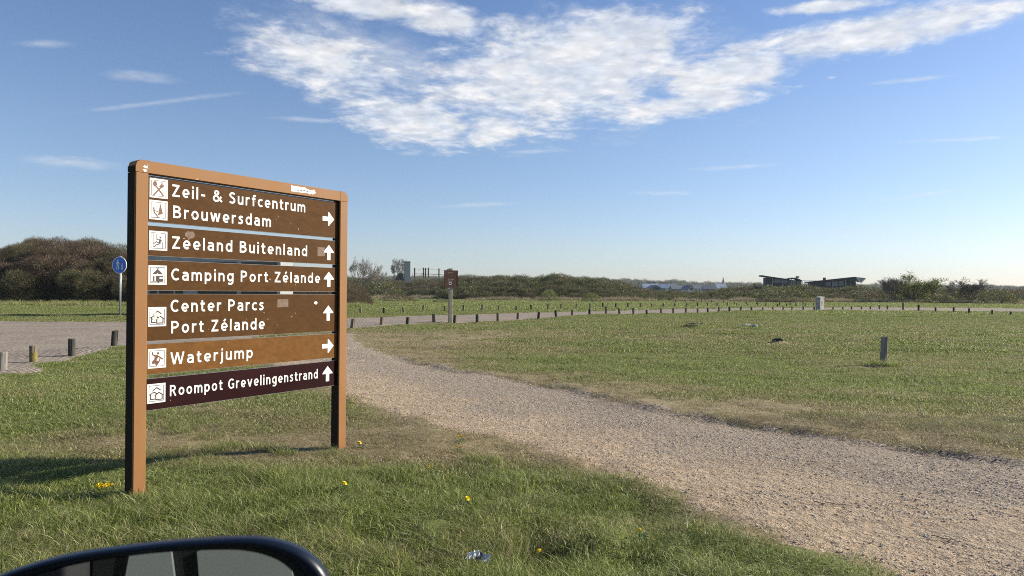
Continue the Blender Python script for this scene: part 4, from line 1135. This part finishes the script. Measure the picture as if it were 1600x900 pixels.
shrub(858, 470.5, 450, 34, 0, MB_green, 'round yellow green bush in front of the dark scrub', sh_lime)
shrub(925, 471, 456, 34, 1, MB_green, 'low bright green bush right of the round yellow green one', sh_lime)
shrub(876, 468, 427.5, 46, 2, MB_red, 'tall dark reddish bush rising behind the round yellow green one')
shrub(733, 468, 446, 40, 3, MB_olive, 'olive bush just right of the information board', sh_lime)
shrub(622, 471, 459, 62, 4, MB_brown, 'low brown mound bush on the grass below the tower')
shrub(690, 472.5, 466, 30, 0, MB_dark, 'flat dark bush lying on the grass left of the information board')
shrub(1070, 470, 459, 50, 1, MB_green, 'low green bush below the white gabled house', sh_lime)
shrub(1225, 472, 447, 90, 0, MB_olive, 'wide olive green bush under the black winged pavilion', sh_lime)
shrub(1424, 473, 433, 66, 1, MB_green, 'rounded fresh green bush under the wide leafing tree', sh_lime)
shrub(1440, 472.5, 440, 50, 0, MB_olive, 'olive bush pressed against the rounded fresh green one', sh_lime)
shrub(1518, 474, 443, 50, 2, MB_dark, 'dark grey green bush round the foot of the bare dark tree')
shrub(1470, 474, 457, 50, 1, MB_olive, 'olive bush between the leafing tree and the bare dark tree', sh_lime)
shrub(1565, 475, 449, 50, 0, MB_olive, 'greenish bush towards the right edge of the photo', sh_lime)
shrub(598, 466, 437, 70, 2, MB_olive, 'olive grey bush left below the tower', sh_far)
shrub(555, 472, 452, 40, 3, MB_brown, 'bare brown bush right beside the big sign post')


def tree(px, base, top, wpx, seed, m, leafy, label, pale=None, bare=True):
    g_ = G(px, base); Y = g_.y; z = Hs(g_.x, Y); hor = 457 + (px - 800) * .0066
    h = CAMZ + (hor - top) / F * Y - z; wd = wpx / 2 / F * Y
    o = empty('tree', (g_.x, Y, z), 0, label=label, cat='tree'); r_ = random.Random(seed); tr = MB(); tw = []; tips = []
    def grow(p, d, L, rad, lev):
        n_ = 3; pts = [p]; q = p.copy(); dd = d.copy()
        for i in range(n_):
            dd = (dd + Vector((r_.gauss(0, .16), r_.gauss(0, .16), r_.gauss(.05, .08)))).normalized(); q = q + dd * L / n_; pts.append(q.copy())
        rr = [rad * (1 - .4 * i / n_) for i in range(n_ + 1)]
        if lev < 3: tr.tube(pts, rr, 5, cap=False)
        else: tw.append((pts, rr))
        if lev >= 5: tips.append(q); return
        for i in range(3 if lev < 2 else r_.choice((2, 3, 3))):
            s_ = pts[r_.choice((2, 3, 3))]
            nd = (dd + Vector((r_.gauss(0, .55), r_.gauss(0, .55), r_.gauss(.05, .25)))).normalized()
            grow(s_, nd, L * r_.uniform(.6, .85), rad * .58, lev + 1)
    for a in range(3):
        th = a * 2.1 + r_.random(); grow(Vector((0, 0, -.2)), Vector((math.cos(th) * .35, math.sin(th) * .35, 1)).normalized(), h * .30, h * .022, 0)
    mx = max(max(t_.z for t_ in tips), .1); wx = sorted(abs(t_.x) for t_ in tips)[int(len(tips) * .95)]
    S = (wd / max(wx, .1), wd / max(wx, .1), h / mx)
    c = MB()
    for pts, rr in tw: c.tube(pts, [max(x_, h * .0028) for x_ in rr], 3, cap=False)
    for ti in tips:
        for _ in range(5):
            d_ = Vector((r_.gauss(0, .5), r_.gauss(0, .5), r_.gauss(.5, .4))).normalized() * h * .07; w__ = d_.cross(Vector((r_.gauss(0, 1), r_.gauss(0, 1), .3))).normalized() * h * .0026
            c.add([ti - w__, ti + w__, ti + d_], [(0, 1, 2)])
        for _ in range(leafy):
            p_ = ti + Vector((r_.gauss(0, .05), r_.gauss(0, .05), r_.gauss(0, .05))) * h; a_ = Vector((r_.gauss(0, 1), r_.gauss(0, 1), r_.gauss(0, 1))).normalized() * h * .012; b_ = a_.cross(Vector((r_.gauss(0, 1), r_.gauss(0, 1), 1))).normalized() * h * .008
            c.add([p_ - a_, p_ + b_, p_ + a_, p_ - b_], [(0, 1, 2, 3)])
    a1 = tr.build('trunk', M_bark, o); a2 = c.build('crown', m, o, fix=False)
    fattr(a2.data, 'v', np.repeat(np.clip(np.random.default_rng(seed).normal(.55, .22, len(a2.data.vertices)), 0, 1), 1))
    a1.scale = S; a2.scale = S; return o


M_palet = wear('pale_twigs', (.25, .22, .18), (.34, .31, .26), 3, .9)
M_twig = wear('grey_twigs', (.13, .115, .09), (.19, .165, .13), 3, .9)
tree(560, 464, 402, 44, 1, M_palet, 0, 'pale bare tree with upright branches showing right of the big sign post')
tree(588, 464, 415, 26, 2, M_palet, 0, 'smaller pale bare tree right of the one beside the sign post')
tree(621, 461, 405, 24, 3, M_twig, 0, 'bare branching tree just left of the grey tower')
tree(1424, 473, 425, 70, 4, MB_green, 5, 'wide leafing tree with pale twigs above the scrub on the right')
tree(1518, 474, 433, 46, 5, M_twig, 0, 'dark bare tree near the right edge rising over the scrub')
tree(1395, 473, 434, 36, 8, M_twig, 1, 'thin bare tree left of the wide leafing one')
tree(1455, 473, 440, 30, 9, MB_green, 3, 'small leafing tree right of the wide leafing one')
tree(1180, 470, 441, 22, 6, M_twig, 0, 'thin twiggy tree left of the black pavilion')
tree(645, 463, 428, 14, 7, M_palet, 0, 'small pale twiggy tree between the tower and the poles')

# ------------------------------------------------------------------ buildings on the skyline
M_tower = wear('tower_concrete', (.33, .315, .30), (.40, .385, .37), 1.5, .85, .1, (1, 1, .3))
M_roofd = mat('slate_roof', (.04, .042, .045), .7)
Yt = 300.; z0 = Hs(P(636, 440, Yt).x, Yt)
t = empty('lookout_tower', (P(636, 440, Yt).x, Yt, z0), R(14), label='square grey tower with a low dark roofed annex behind the scrub', cat='tower')
u = Yt / F; ht = 1.5 + (456 - 410) * u - z0
mb = MB(); mb.box(-5.3 * u * .85, 5.3 * u * .85, -1.3, 1.3, -1, ht); tb = mb.build('shaft', M_tower, t)
mb = MB(); mb.box(-5.3 * u * .88, 5.3 * u * .88, -1.4, 1.4, ht + .01, ht + .35); mb.build('roof_edge', M_roofd, t)
mb = MB(); mb.tube([(-.4, 0, ht + .3), (-.4, 0, ht + 1.5)], .05, 5); mb.build('antenna', M_steel, t)
mb = MB(); mb.prism([(-21 * u, -.5), (-5.8 * u, -.5), (-5.8 * u, ht * .62), (-12 * u, ht * .64), (-21 * u, ht * .38)], -1.2, 1.2, 'y'); mb.build('annex', M_roofd, t)
mb = MB(); mb.box(5.0 * u, 6.2 * u, -1.0, 1.0, -1, ht * .5); mb.build('stair_wall', M_tower, t)
Yp = 260.; u = Yp / F
g_ = P(667, 440, Yp); zp = Hs(g_.x, Yp)
t = empty('climbing_frame', (g_.x, Yp, zp), 0, label='tall dark poles linked by thin beams and cables right of the grey tower', cat='frame')
M_pole = mat('dark_pole', (.06, .055, .05), .8)
PX = [(648, 418.5, 0), (661, 418, 1.5), (666, 418.8, -2), (672, 419, -5), (686, 419.5, 0), (699, 420, 2)]
tops = []
for px_, ty_, dy in PX:
    x_ = P(px_, ty_, Yp).x - g_.x; zt_ = P(px_, ty_, Yp).z - zp; mb = MB(); mb.tube([(x_, dy, -.5), (x_, dy, zt_)], .24, 7); mb.build('pole', M_pole, t); tops.append((x_, dy, zt_))
for (a, b) in zip(tops[:-1], tops[1:]):
    for dz, rr in ((-.3, .035), (-2.1, .09), (-4.2, .07)):
        mb = MB(); m_ = [(a[i] + b[i]) / 2 for i in range(3)]; mb.tube([(a[0], a[1], a[2] + dz), (m_[0], m_[1], m_[2] + dz - (.15 if rr > .05 else .35)), (b[0], b[1], b[2] + dz)], rr, 4); mb.build('beam' if rr > .05 else 'cable', M_pole, t)

# black pavilion with two winged roofs
M_black = wear('black_timber', (.022, .024, .026), (.035, .037, .04), 1.0, .7)
M_glaze = mat('pavilion_glass', (.10, .12, .13), .12, .1)
Yv = 340.; u = Yv / F
def vx(px, py): q = P(px, py, Yv); return q.x, q.z
ox, _ = vx(1222, 440); zv = Hs(ox, Yv)
def wing(name, lbl, roof, walls, posts, vee, panes, sheets_=()):
    cx = vx((roof[0][0] + roof[-1][0]) / 2, 440)[0]
    t = empty(name, (cx, Yv, zv), 0, label=lbl, cat='building')
    q = lambda L: [(vx(a, b)[0] - cx, vx(a, b)[1] - zv) for a, b in L]
    mb = MB(); r_ = q(roof); mb.prism(r_ + [(a, b - .55) for a, b in r_[::-1]], -1, 3.4, 'y'); mb.build('roof', M_black, t)
    mb = MB(); w_ = q(walls); mb.prism(w_ + [(w_[-1][0], -.5), (w_[0][0], -.5)], -.2, 3, 'y'); mb.build('wall', M_black, t)
    for a in posts:
        mb = MB(); x_, z_ = q([a])[0]; mb.box(x_ - .12, x_ + .12, -.9, -.6, -.5, z_); mb.build('column', M_tower, t)
    for a, b, c, d in panes:
        mb = MB(); (x0, z1), (x1, z0_) = q([(a, b), (c, d)]); mb.box(x0, x1, -.26, -.21, z0_, z1); mb.build('pane', M_glaze, t)
    for L in vee:
        mb = MB(); L = q(L); mb.prism(L + [(a, b - .5) for a, b in L[::-1]], -1.1, -.75, 'y'); mb.build('fascia', M_white, t)
    return t, cx, q
wing('black_pavilion', 'black building with a roof swept up to the left, leftmost of the skyline pavilions', [(1189.3, 430), (1205, 432.5), (1231, 436)], [(1196, 434), (1231, 437)], [(1206, 433), (1222, 435.5), (1236, 434.5)], [], [(1208, 436.5, 1221, 442), (1223, 437.5, 1230, 443)])
t, cx, q = wing('glazed_pavilion', 'low dark building with a flat peaked roof between the two winged pavilions', [(1229, 436), (1237, 433.8), (1244, 434.3), (1252, 438)], [(1231, 437), (1251.5, 438.5)], [(1252, 438)], [], [(1233, 438, 1236, 445), (1238, 438, 1243, 445), (1245, 439, 1250, 445)])
mb = MB(); r_ = q([(1244, 434)])[0]; mb.tube([(r_[0] + .6, 0, r_[1]), (r_[0] + .6, 0, r_[1] + .7)], .85, 8); mb.build('roof_vent', M_black, t)
t = empty('terrace_railing', (vx(1258, 440)[0], Yv, zv), 0, label='pale open terrace railing between the dark pavilions', cat='railing')
zr = vx(1258, 438.2)[1] - zv
mb = MB(); mb.box(-2.2, 6.0, -.06, .06, zr - .14, zr); mb.build('rail', M_white, t)
for i in range(6): mb = MB(); mb.box(-2.0 + i * .8, -1.86 + i * .8, -.05, .05, -.5, zr - .15); mb.build('baluster', M_white, t)
t, cx, q = wing('winged_pavilion', 'long black pavilion whose roof rises to the right and ends in white edged gables', [(1262, 440.3), (1280, 438.5), (1336.5, 432.5)], [(1266, 441.5), (1337, 434.5)], [(1320, 435), (1300, 437)], [[(1337, 433), (1343.8, 441)], [(1343.8, 441), (1351, 434.3)]],
                 [(1290, 441, 1298, 447), (1300, 440, 1309, 447), (1311, 439, 1318, 447)])
mb = MB(); r_ = q([(1337, 433), (1351, 434.3), (1344, 441)]); mb.prism(r_, -.7, 3.2, 'y'); mb.build('gable_roof', M_tower, t)
mb = MB(); r_ = q([(1291, 437)])[0]; mb.tube([(r_[0], 2, r_[1] - .5), (r_[0], 2, r_[1] + 1.0)], .7, 8); mb.build('chimney', M_black, t)

# holiday houses beyond the scrub
M_roofw = wear('zinc_roof', (.34, .385, .43), (.42, .46, .50), .5, .35, 0, metal=.2)
M_roofg = wear('grey_tiles', (.15, .16, .165), (.20, .205, .21), .8, .6)
M_roofr = wear('red_tiles', (.22, .10, .07), (.28, .14, .10), .8, .7)
M_wallw = wear('white_render', (.62, .62, .60), (.5, .5, .48), .6, .8)


def house(px0, px1, ytop, Y, rz, wm, rm, label, gable=False):
    u = Y / F; a = P((px0 + px1) / 2, ytop, Y); z = Hs(a.x, Y); Lh = (px1 - px0) * u; H_ = a.z - z; e = H_ * .52
    t = empty('holiday_house', (a.x, Y, z), rz, label=label, cat='house', group='holiday houses beyond the scrub')
    D_ = Lh / 2 if gable else 3.6; W_ = 4 if gable else Lh / 2
    # ridge along x unless gable faces us
    def tr(L): return [(y, -x, z_) if gable else (x, y, z_) for x, y, z_ in L]
    mb = MB(); mb.add(tr([(-W_, -D_, -.5), (W_, -D_, -.5), (W_, D_, -.5), (-W_, D_, -.5), (-W_, -D_, e), (W_, -D_, e), (W_, D_, e), (-W_, D_, e), (-W_, 0, H_ - .15), (W_, 0, H_ - .15)]),
                      [(0, 1, 5, 4), (2, 3, 7, 6), (3, 0, 4, 8, 7), (1, 2, 6, 9, 5), (4, 5, 9, 8), (6, 7, 8, 9), (3, 2, 1, 0)]); mb.build('wall', wm, t)
    mb = MB(); o_ = .35
    for s_ in (-1, 1):
        mb.add(tr([(-W_ - o_, s_ * (D_ + o_), e - .25), (W_ + o_, s_ * (D_ + o_), e - .25), (W_ + o_, 0, H_), (-W_ - o_, 0, H_), (-W_ - o_, s_ * (D_ + o_), e - .02), (W_ + o_, s_ * (D_ + o_), e - .02), (W_ + o_, 0, H_ + .22), (-W_ - o_, 0, H_ + .22)]),
               [(0, 1, 2, 3), (7, 6, 5, 4), (0, 4, 5, 1), (1, 5, 6, 2), (3, 7, 4, 0), (2, 6, 7, 3)])
    mb.build('roof', rm, t)
    if gable:
        mb = MB(); f_ = [tr([p_])[0] for p_ in [(W_ + .02, -D_ * .5, e * .8), (W_ + .02, D_ * .5, e * .8), (W_ + .02, D_ * .5, e * 1.2), (W_ + .02, 0, e * 1.5), (W_ + .02, -D_ * .5, e * 1.2)]]; mb.add(f_, [(0, 1, 2, 3, 4)]); mb.build('window', M_glassd, t, fix=False)
    else:
        for s_ in (-.5, .1, .55):
            mb = MB(); mb.box(W_ * s_, W_ * s_ + W_ * .2, -D_ - .05, -D_ - .01, 1, e - .4); mb.build('window', M_glassd, t)


house(1003, 1030, 443.6, 560, R(6), M_wallw, M_roofw, 'holiday house with a long pale blue metal roof, leftmost of the bright roofs')
house(1029, 1056, 443.8, 540, R(-4), M_wallw, M_roofw, 'holiday house with a pale blue metal roof in the middle of the bright roofs')
house(1048, 1073, 446.5, 470, R(3), M_roofg, M_roofg, 'holiday house with a grey roof left of the white gable')
house(1069, 1080, 446.3, 430, R(18), M_wallw, M_roofg, 'small house turning its white gable to the camera among the scrub', True)
house(1010, 1032, 446, 480, R(12), M_roofg, M_roofg, 'grey roofed house in front of the pale blue roofs', True)
house(985, 1003, 445.5, 600, R(-8), M_roofg, M_roofg, 'grey roofed house left of the pale blue roofs')
house(1080, 1098, 445.2, 600, R(5), M_wallw, M_roofg, 'grey roofed house right of the white gable')
house(1098, 1118, 446, 560, R(-6), M_roofg, M_roofg, 'low dark house further right of the white gable')
house(1117, 1134, 443.6, 620, R(9), M_wallw, M_roofw, 'pale roofed house below the church spire, rightmost of the bright roofs')
house(1010, 1024, 440.5, 900, R(0), M_wallw, M_roofr, 'far house with a reddish roof above the pale blue roofs')
house(1030, 1044, 441, 950, R(4), M_wallw, M_roofr, 'far brownish roof right of the reddish one')
# church
Yc = 1700.; u = Yc / F; a = P(1130, 432, Yc); z = Hs(a.x, Yc)
t = empty('church', (a.x, Yc, z), 0, label='distant church with a pointed tower breaking the skyline', cat='church')
ht = a.z - z; w_ = 1.6 * u
mb = MB(); mb.box(-w_, w_, -w_, w_, -1, ht * .62); mb.build('tower', M_tower, t)
mb = MB(); mb.add([(-w_, -w_, ht * .622), (w_, -w_, ht * .622), (w_, w_, ht * .622), (-w_, w_, ht * .622), (0, 0, ht)], [(0, 1, 4), (1, 2, 4), (2, 3, 4), (3, 0, 4), (3, 2, 1, 0)]); mb.build('spire', M_roofd, t)
mb = MB(); mb.add([(w_ + .1, -6, -1), (11 * u, -6, -1), (11 * u, 6, -1), (w_ + .1, 6, -1), (w_ + .1, 0, ht * .5), (10 * u, 0, ht * .5), (w_ + .1, -6, ht * .3), (11 * u, -6, ht * .3), (11 * u, 6, ht * .3), (w_ + .1, 6, ht * .3)],
                  [(0, 1, 7, 6), (2, 3, 9, 8), (6, 7, 5, 4), (8, 9, 4, 5), (0, 6, 4, 9, 3), (1, 2, 8, 5, 7)]); mb.build('nave', M_roofd, t)

# ------------------------------------------------------------------ small things on the grass
M_yel = wear('dandelion_yellow', (.92, .74, .015), (.88, .62, .01), 60, .7)
M_stem = mat('dandelion_green', (.08, .13, .03), .6)


def dandelion(px, py, lab, heads=1, s=1.0):
    g_ = G(px, py + 6); z = Hs(g_.x, g_.y)
    t = empty('dandelion', (g_.x, g_.y, z), random.uniform(0, 6), label=lab, cat='flower')
    for i in range(heads):
        hx, hy = (0, 0) if i == 0 else (random.uniform(-.05, .05), random.uniform(-.04, .04)); hz_ = CAMZ - (CAMZ) * 0 - z; d = ray(px, py); hz_ = max(.05, CAMZ + d.z * g_.y / d.y - z) + random.uniform(-.008, .008)
        mb = MB(); mb.tube([(0, 0, -.02), (hx * .6, hy * .6, hz_ * .6), (hx, hy, hz_ - .004)], .0022, 5); mb.build('stem', M_stem, t)
        mb = MB(); tl = random.uniform(-.5, .5), random.uniform(-.9, -.3)
        for ring, (n_, rr, up_) in enumerate(((14, .019, .006), (12, .015, .010), (9, .010, .014))):
            for j in range(n_):
                a = 6.283 * j / n_ + ring * .3; c_, s_ = math.cos(a), math.sin(a); w_ = .0030
                q_ = [Vector((-s_ * w_ * .6, c_ * w_ * .6, 0)), Vector((c_ * rr - s_ * w_, s_ * rr + c_ * w_, up_)) * s, Vector((c_ * rr + s_ * w_, s_ * rr - c_ * w_, up_)) * s, Vector((s_ * w_ * .6, -c_ * w_ * .6, 0))]
                mb.add([Matrix.Rotation(tl[0], 3, 'Y') @ (Matrix.Rotation(.6, 3, 'X') @ v_) + Vector((hx, hy, hz_ + .001 * ring)) for v_ in q_], [(0, 1, 2, 3)])
        mb.build('flower_head', M_yel, t, fix=False)
    mb = MB()
    for j in range(7):
        a = j * .9; L_ = random.uniform(.06, .10); c_, s_ = math.cos(a), math.sin(a)
        mb.add([(0, 0, .004), (c_ * L_ * .5 - s_ * .010, s_ * L_ * .5 + c_ * .010, .022), (c_ * L_, s_ * L_, .012), (c_ * L_ * .5 + s_ * .010, s_ * L_ * .5 - c_ * .010, .022)], [(0, 1, 2, 3)])
    mb.build('leaf_rosette', M_stem, t, fix=False)


dandelion(152, 763, 'dandelion with several yellow heads left of the sign post foot', 3, 1.15)
dandelion(168, 762, 'dandelion between the many headed one and the sign post foot', 2)
dandelion(538, 776, 'single dandelion in the grass below the right sign post')
dandelion(730, 793, 'single dandelion in the middle of the foreground grass')
dandelion(843, 861, 'dandelion beside the dark hollow, lowest of the flowers', 1, 1.15)
dandelion(562, 693, 'dandelion just right of the right sign post')
dandelion(720, 690, 'dandelion near the worn track edge', 2, .8)
dandelion(715, 701, 'small dandelion just below the one near the track edge', 1, .7)
dandelion(1000, 843, 'small dandelion under the curve of the track edge', 1, .8)
dandelion(670, 741, 'half open dandelion between sign post and track', 1, .6)
dandelion(322, 633, 'tiny yellow flower seen below the lowest sign board', 1, .7)

g_ = G(746, 884); t = empty('litter_wrapper', (g_.x, g_.y, Hs(g_.x, g_.y) + .062), R(-22), label='crumpled white navy and silver wrapper lying in the grass', cat='litter')
M_foil = mat('silver_film', (.50, .50, .52), .5, .25); M_navy = mat('navy_film', (.015, .018, .10), .35)
def crumple(x0, x1, y0, y1, m, name, seed, z=0.0):
    r_ = random.Random(seed); mb = MB(); nx_, ny_ = 5, 4
    for j in range(ny_):
        for i in range(nx_): mb.v.append((x0 + (x1 - x0) * i / (nx_ - 1) + r_.uniform(-.002, .002), y0 + (y1 - y0) * j / (ny_ - 1), z + .030 * j / (ny_ - 1) + r_.uniform(-.006, .006)))
    for j in range(ny_ - 1):
        for i in range(nx_ - 1): mb.f.append((j * nx_ + i, j * nx_ + i + 1, (j + 1) * nx_ + i + 1, (j + 1) * nx_ + i))
    o = mb.build(name, m, t, fix=False); md = o.modifiers.new('thick', 'SOLIDIFY'); md.thickness = .0015
crumple(-.075, -.045, -.02, .03, M_white, 'white_flap', 1, .005); crumple(-.05, -.02, .005, .04, M_white, 'white_panel', 2, .012)
crumple(-.015, .025, -.02, .035, M_navy, 'navy_band', 3, .01); crumple(-.006, .010, .0, .02, M_white, 'print_patch', 4, .028); crumple(.025, .085, -.022, .03, M_foil, 'silver_panel', 5, .004); t.scale = (.85, .85, .85)

M_rock = wear('pale_rubble', (.34, .33, .31), (.45, .44, .42), 6, .9, .5)
def rock(px, py, wpx, hpx, m, lab, seed, nm='rock', cat='rock'):
    import bmesh
    g_ = G(px, py); k_ = g_.y / F; r_ = random.Random(seed); bm__ = bmesh.new(); bmesh.ops.create_icosphere(bm__, subdivisions=3, radius=1)
    for v in bm__.verts:
        q_ = 1 + .28 * float(pn(v.co.x * 1.6 + seed, v.co.y * 1.6 + v.co.z)) + r_.uniform(-.04, .04)
        v.co = Vector((v.co.x * q_ * wpx / 2 * k_, v.co.y * q_ * wpx / 2 * k_ * .8, v.co.z * q_ * hpx * k_))
    me = bpy.data.meshes.new(nm); bm__.to_mesh(me); bm__.free(); me.materials.append(m)
    tag(link(nm, me, None, (g_.x, g_.y, Hs(g_.x, g_.y))), lab, cat)
M_soil_shade = wear('earth_and_shade', (.035, .028, .02), (.06, .048, .034), 12, .95, .6)  # molehill earth, also the painted shadow by the lone post
rock(1168, 517, 24, 5, M_rock, 'pale lump of rubble on the field, largest of the light stones', 1)
rock(1180, 519, 8, 3, M_rock, 'small pale stone touching the large rubble lump', 2)
rock(1083, 514, 22, 3.5, M_soil_shade, 'dark molehill left on the field before the road', 3, 'molehill', 'mound')
rock(1098, 511.5, 16, 3, M_soil_shade, 'low dark molehill just behind the left one', 4, 'molehill', 'mound')
rock(1216, 538, 18, 4, M_soil_shade, 'small dark molehill nearest the lone post', 5, 'molehill', 'mound')
rock(1370, 571.5, 44, 3.2, M_soil_shade, 'dark patch painted as shadow at the left foot of the lone post', 6, 'shade_patch', 'mound')  # flat dark lump standing in for the shadow in the hollow
def twig(px, py, L, a, lab, seed):
    g_ = G(px, py); r_ = random.Random(seed); mb = MB(); n_ = 5
    mb.tube([(math.cos(a) * L * (i / n_ - .5), math.sin(a) * L * (i / n_ - .5) + r_.uniform(-.01, .01), .012 + r_.uniform(0, .012)) for i in range(n_ + 1)], [.0032, .003, .0028, .0025, .002, .001], 5)
    tag(mb.build('twig', M_bark, None), lab, 'twig').location = (g_.x, g_.y, Hs(g_.x, g_.y) + .004)
twig(1272, 721, .12, .1, 'short dark twig lying on the upper half of the gravel track', 1)
twig(1302, 792, .26, -.35, 'long thin twig on the sandy middle of the gravel track', 2)
twig(1480, 848, .18, -.8, 'small twig near the lower right of the gravel track', 3)

# ------------------------------------------------------------------ the car whose wing mirror shows at lower left
t = empty('car', (0, .1, 0), 0, label='car seen only by its dark blue black wing mirror in the bottom left corner', cat='car')
M_gloss = mat('blue_black_paint', (.006, .010, .020), .33, 0, .35)
M_rub = mat('black_plastic', (.012, .012, .014), .45)
M_mir = mat('mirror_glass', (.62, .66, .66), .015, 1.0)
Ym = .62
OUT = [(-60, 935), (-20, 908), (40, 886), (110, 869), (200, 856.5), (290, 847.5), (370, 843.5), (415, 846), (455, 857), (484, 874), (506, 900), (522, 940), (532, 1000), (520, 1060), (480, 1100), (380, 1125), (200, 1130), (40, 1110), (-40, 1060), (-75, 990)]
cxm, czm = P(230, 985, Ym).x, P(230, 985, Ym).z
OW = smooth_line([(P(a, b, Ym).x, P(a, b, Ym).z) for a, b in OUT + OUT[:1]], 4)[:-1]
def loop(sc, y, dz=0.0): return [(cxm + (a - cxm) * sc - .6 * max(0, y - Ym - .012), y - .1, czm + (b - czm) * sc - .55 * max(0, y - Ym - .012)) for a, b in OW]
def skin(rings, close=False):
    mb = MB(); n_ = len(rings[0])
    for r_ in rings: mb.v.extend(r_)
    for i in range(len(rings) - 1):
        for j in range(n_): mb.f.append((i * n_ + j, i * n_ + (j + 1) % n_, (i + 1) * n_ + (j + 1) % n_, (i + 1) * n_ + j))
    if close: mb.f.append(tuple(range((len(rings) - 1) * n_, len(rings) * n_)))
    return mb
sh = skin([loop(.89, Ym + .016), loop(.93, Ym + .003), loop(.965, Ym - .001), loop(.985, Ym), loop(.998, Ym + .004), loop(1.0, Ym + .012), loop(1.0, Ym + .03), loop(.97, Ym + .06), loop(.88, Ym + .09), loop(.70, Ym + .11), loop(.35, Ym + .122), loop(.02, Ym + .124)], True)
mw = sh.build('wing_mirror', M_gloss, t, smooth=True)
rm = skin([loop(.889, Ym + .017), loop(.885, Ym + .022), loop(.86, Ym + .024)]).build('glass_bezel', M_rub, mw, smooth=True)
mg = MB(); n_ = len(OW); mg.v = [(x_, y_ + (x_ - cxm) * .02, z_) for x_, y_, z_ in loop(.883, Ym + .0225)]; mg.f = [tuple(range(n_))]; g2 = mg.build('mirror_glass', M_mir, mw, fix=False)
mb = MB(); mb.box(cxm - .33, cxm - .10, Ym - .12, Ym - .04, czm - .12, czm - .07); mb.build('mirror_arm', M_rub, mw)
# door below the window, wholly under the picture
mb = MB(); mb.prism([(-1.3, .35), (1.0, .35), (1.0, .95), (.95, 1.02), (-1.25, 1.0), (-1.3, .9)], .16, .26, 'y'); mb.build('door', M_gloss, t)
M_lightp = wear('reflected_grey', (.25, .26, .255), (.21, .22, .21), 1, .4)
mb = MB(); mb.prism([(.55, 1.04), (.63, 1.04), (.50, 1.75), (.42, 1.75)], -.35, -.29, 'y'); mb.build('window_pillar', M_rub, t)  # unseen pillar and seat, added to give the mirror shapes to reflect
mb = MB(); mb.box(-2.2, -1.15, -1.3, -.9, .6, 1.62, .05); mb.build('seat', mat('dark_seat', (.03, .028, .03), .8), t)
mb = MB(); mb.prism([(-1.14, .1), (.4, .1), (.4, 1.15), (-1.14, 1.15)], -1.02, -.97, 'y'); rd = mb.build('reflected_panel', M_rub, t)  # unseen dark panel added behind the camera for the mirror to reflect
for P4 in ([(-1.10, .35), (-.86, .35), (-.92, .80), (-1.02, .80)], [(-.80, .30), (-.52, .42), (-.60, .85), (-.84, .75)], [(-.40, .2), (-.20, .2), (-.28, .62), (-.34, .60)], [(-.50, .3), (-.47, .3), (-.50, .9), (-.52, .9)]):
    mb = MB(); mb.prism(P4, -.965, -.955, 'y'); mb.build('reflected_shape', M_lightp, rd)  # pale shapes made up to appear as reflections in the mirror glass

print('vertices', sum(len(m.vertices) for m in bpy.data.meshes))

# ------------------------------------------------------------------ the air
mb = MB(); mb.box(-2600, 2600, -300, 2000, -6, 62)
hz = mb.build('haze', None, None); mh = bpy.data.materials.new('haze'); mh.use_nodes = True; t = NT(mh.node_tree); t.N.clear()
pv = t.n('ShaderNodeVolumePrincipled', {'Color': (.80, .88, 1, 1), 'Density': HAZE}); t.L.new(pv.outputs[0], t.n('ShaderNodeOutputMaterial').inputs['Volume'])
hz.data.materials.append(mh); tag(hz, 'thin pale haze over the far skyline', kind='stuff')
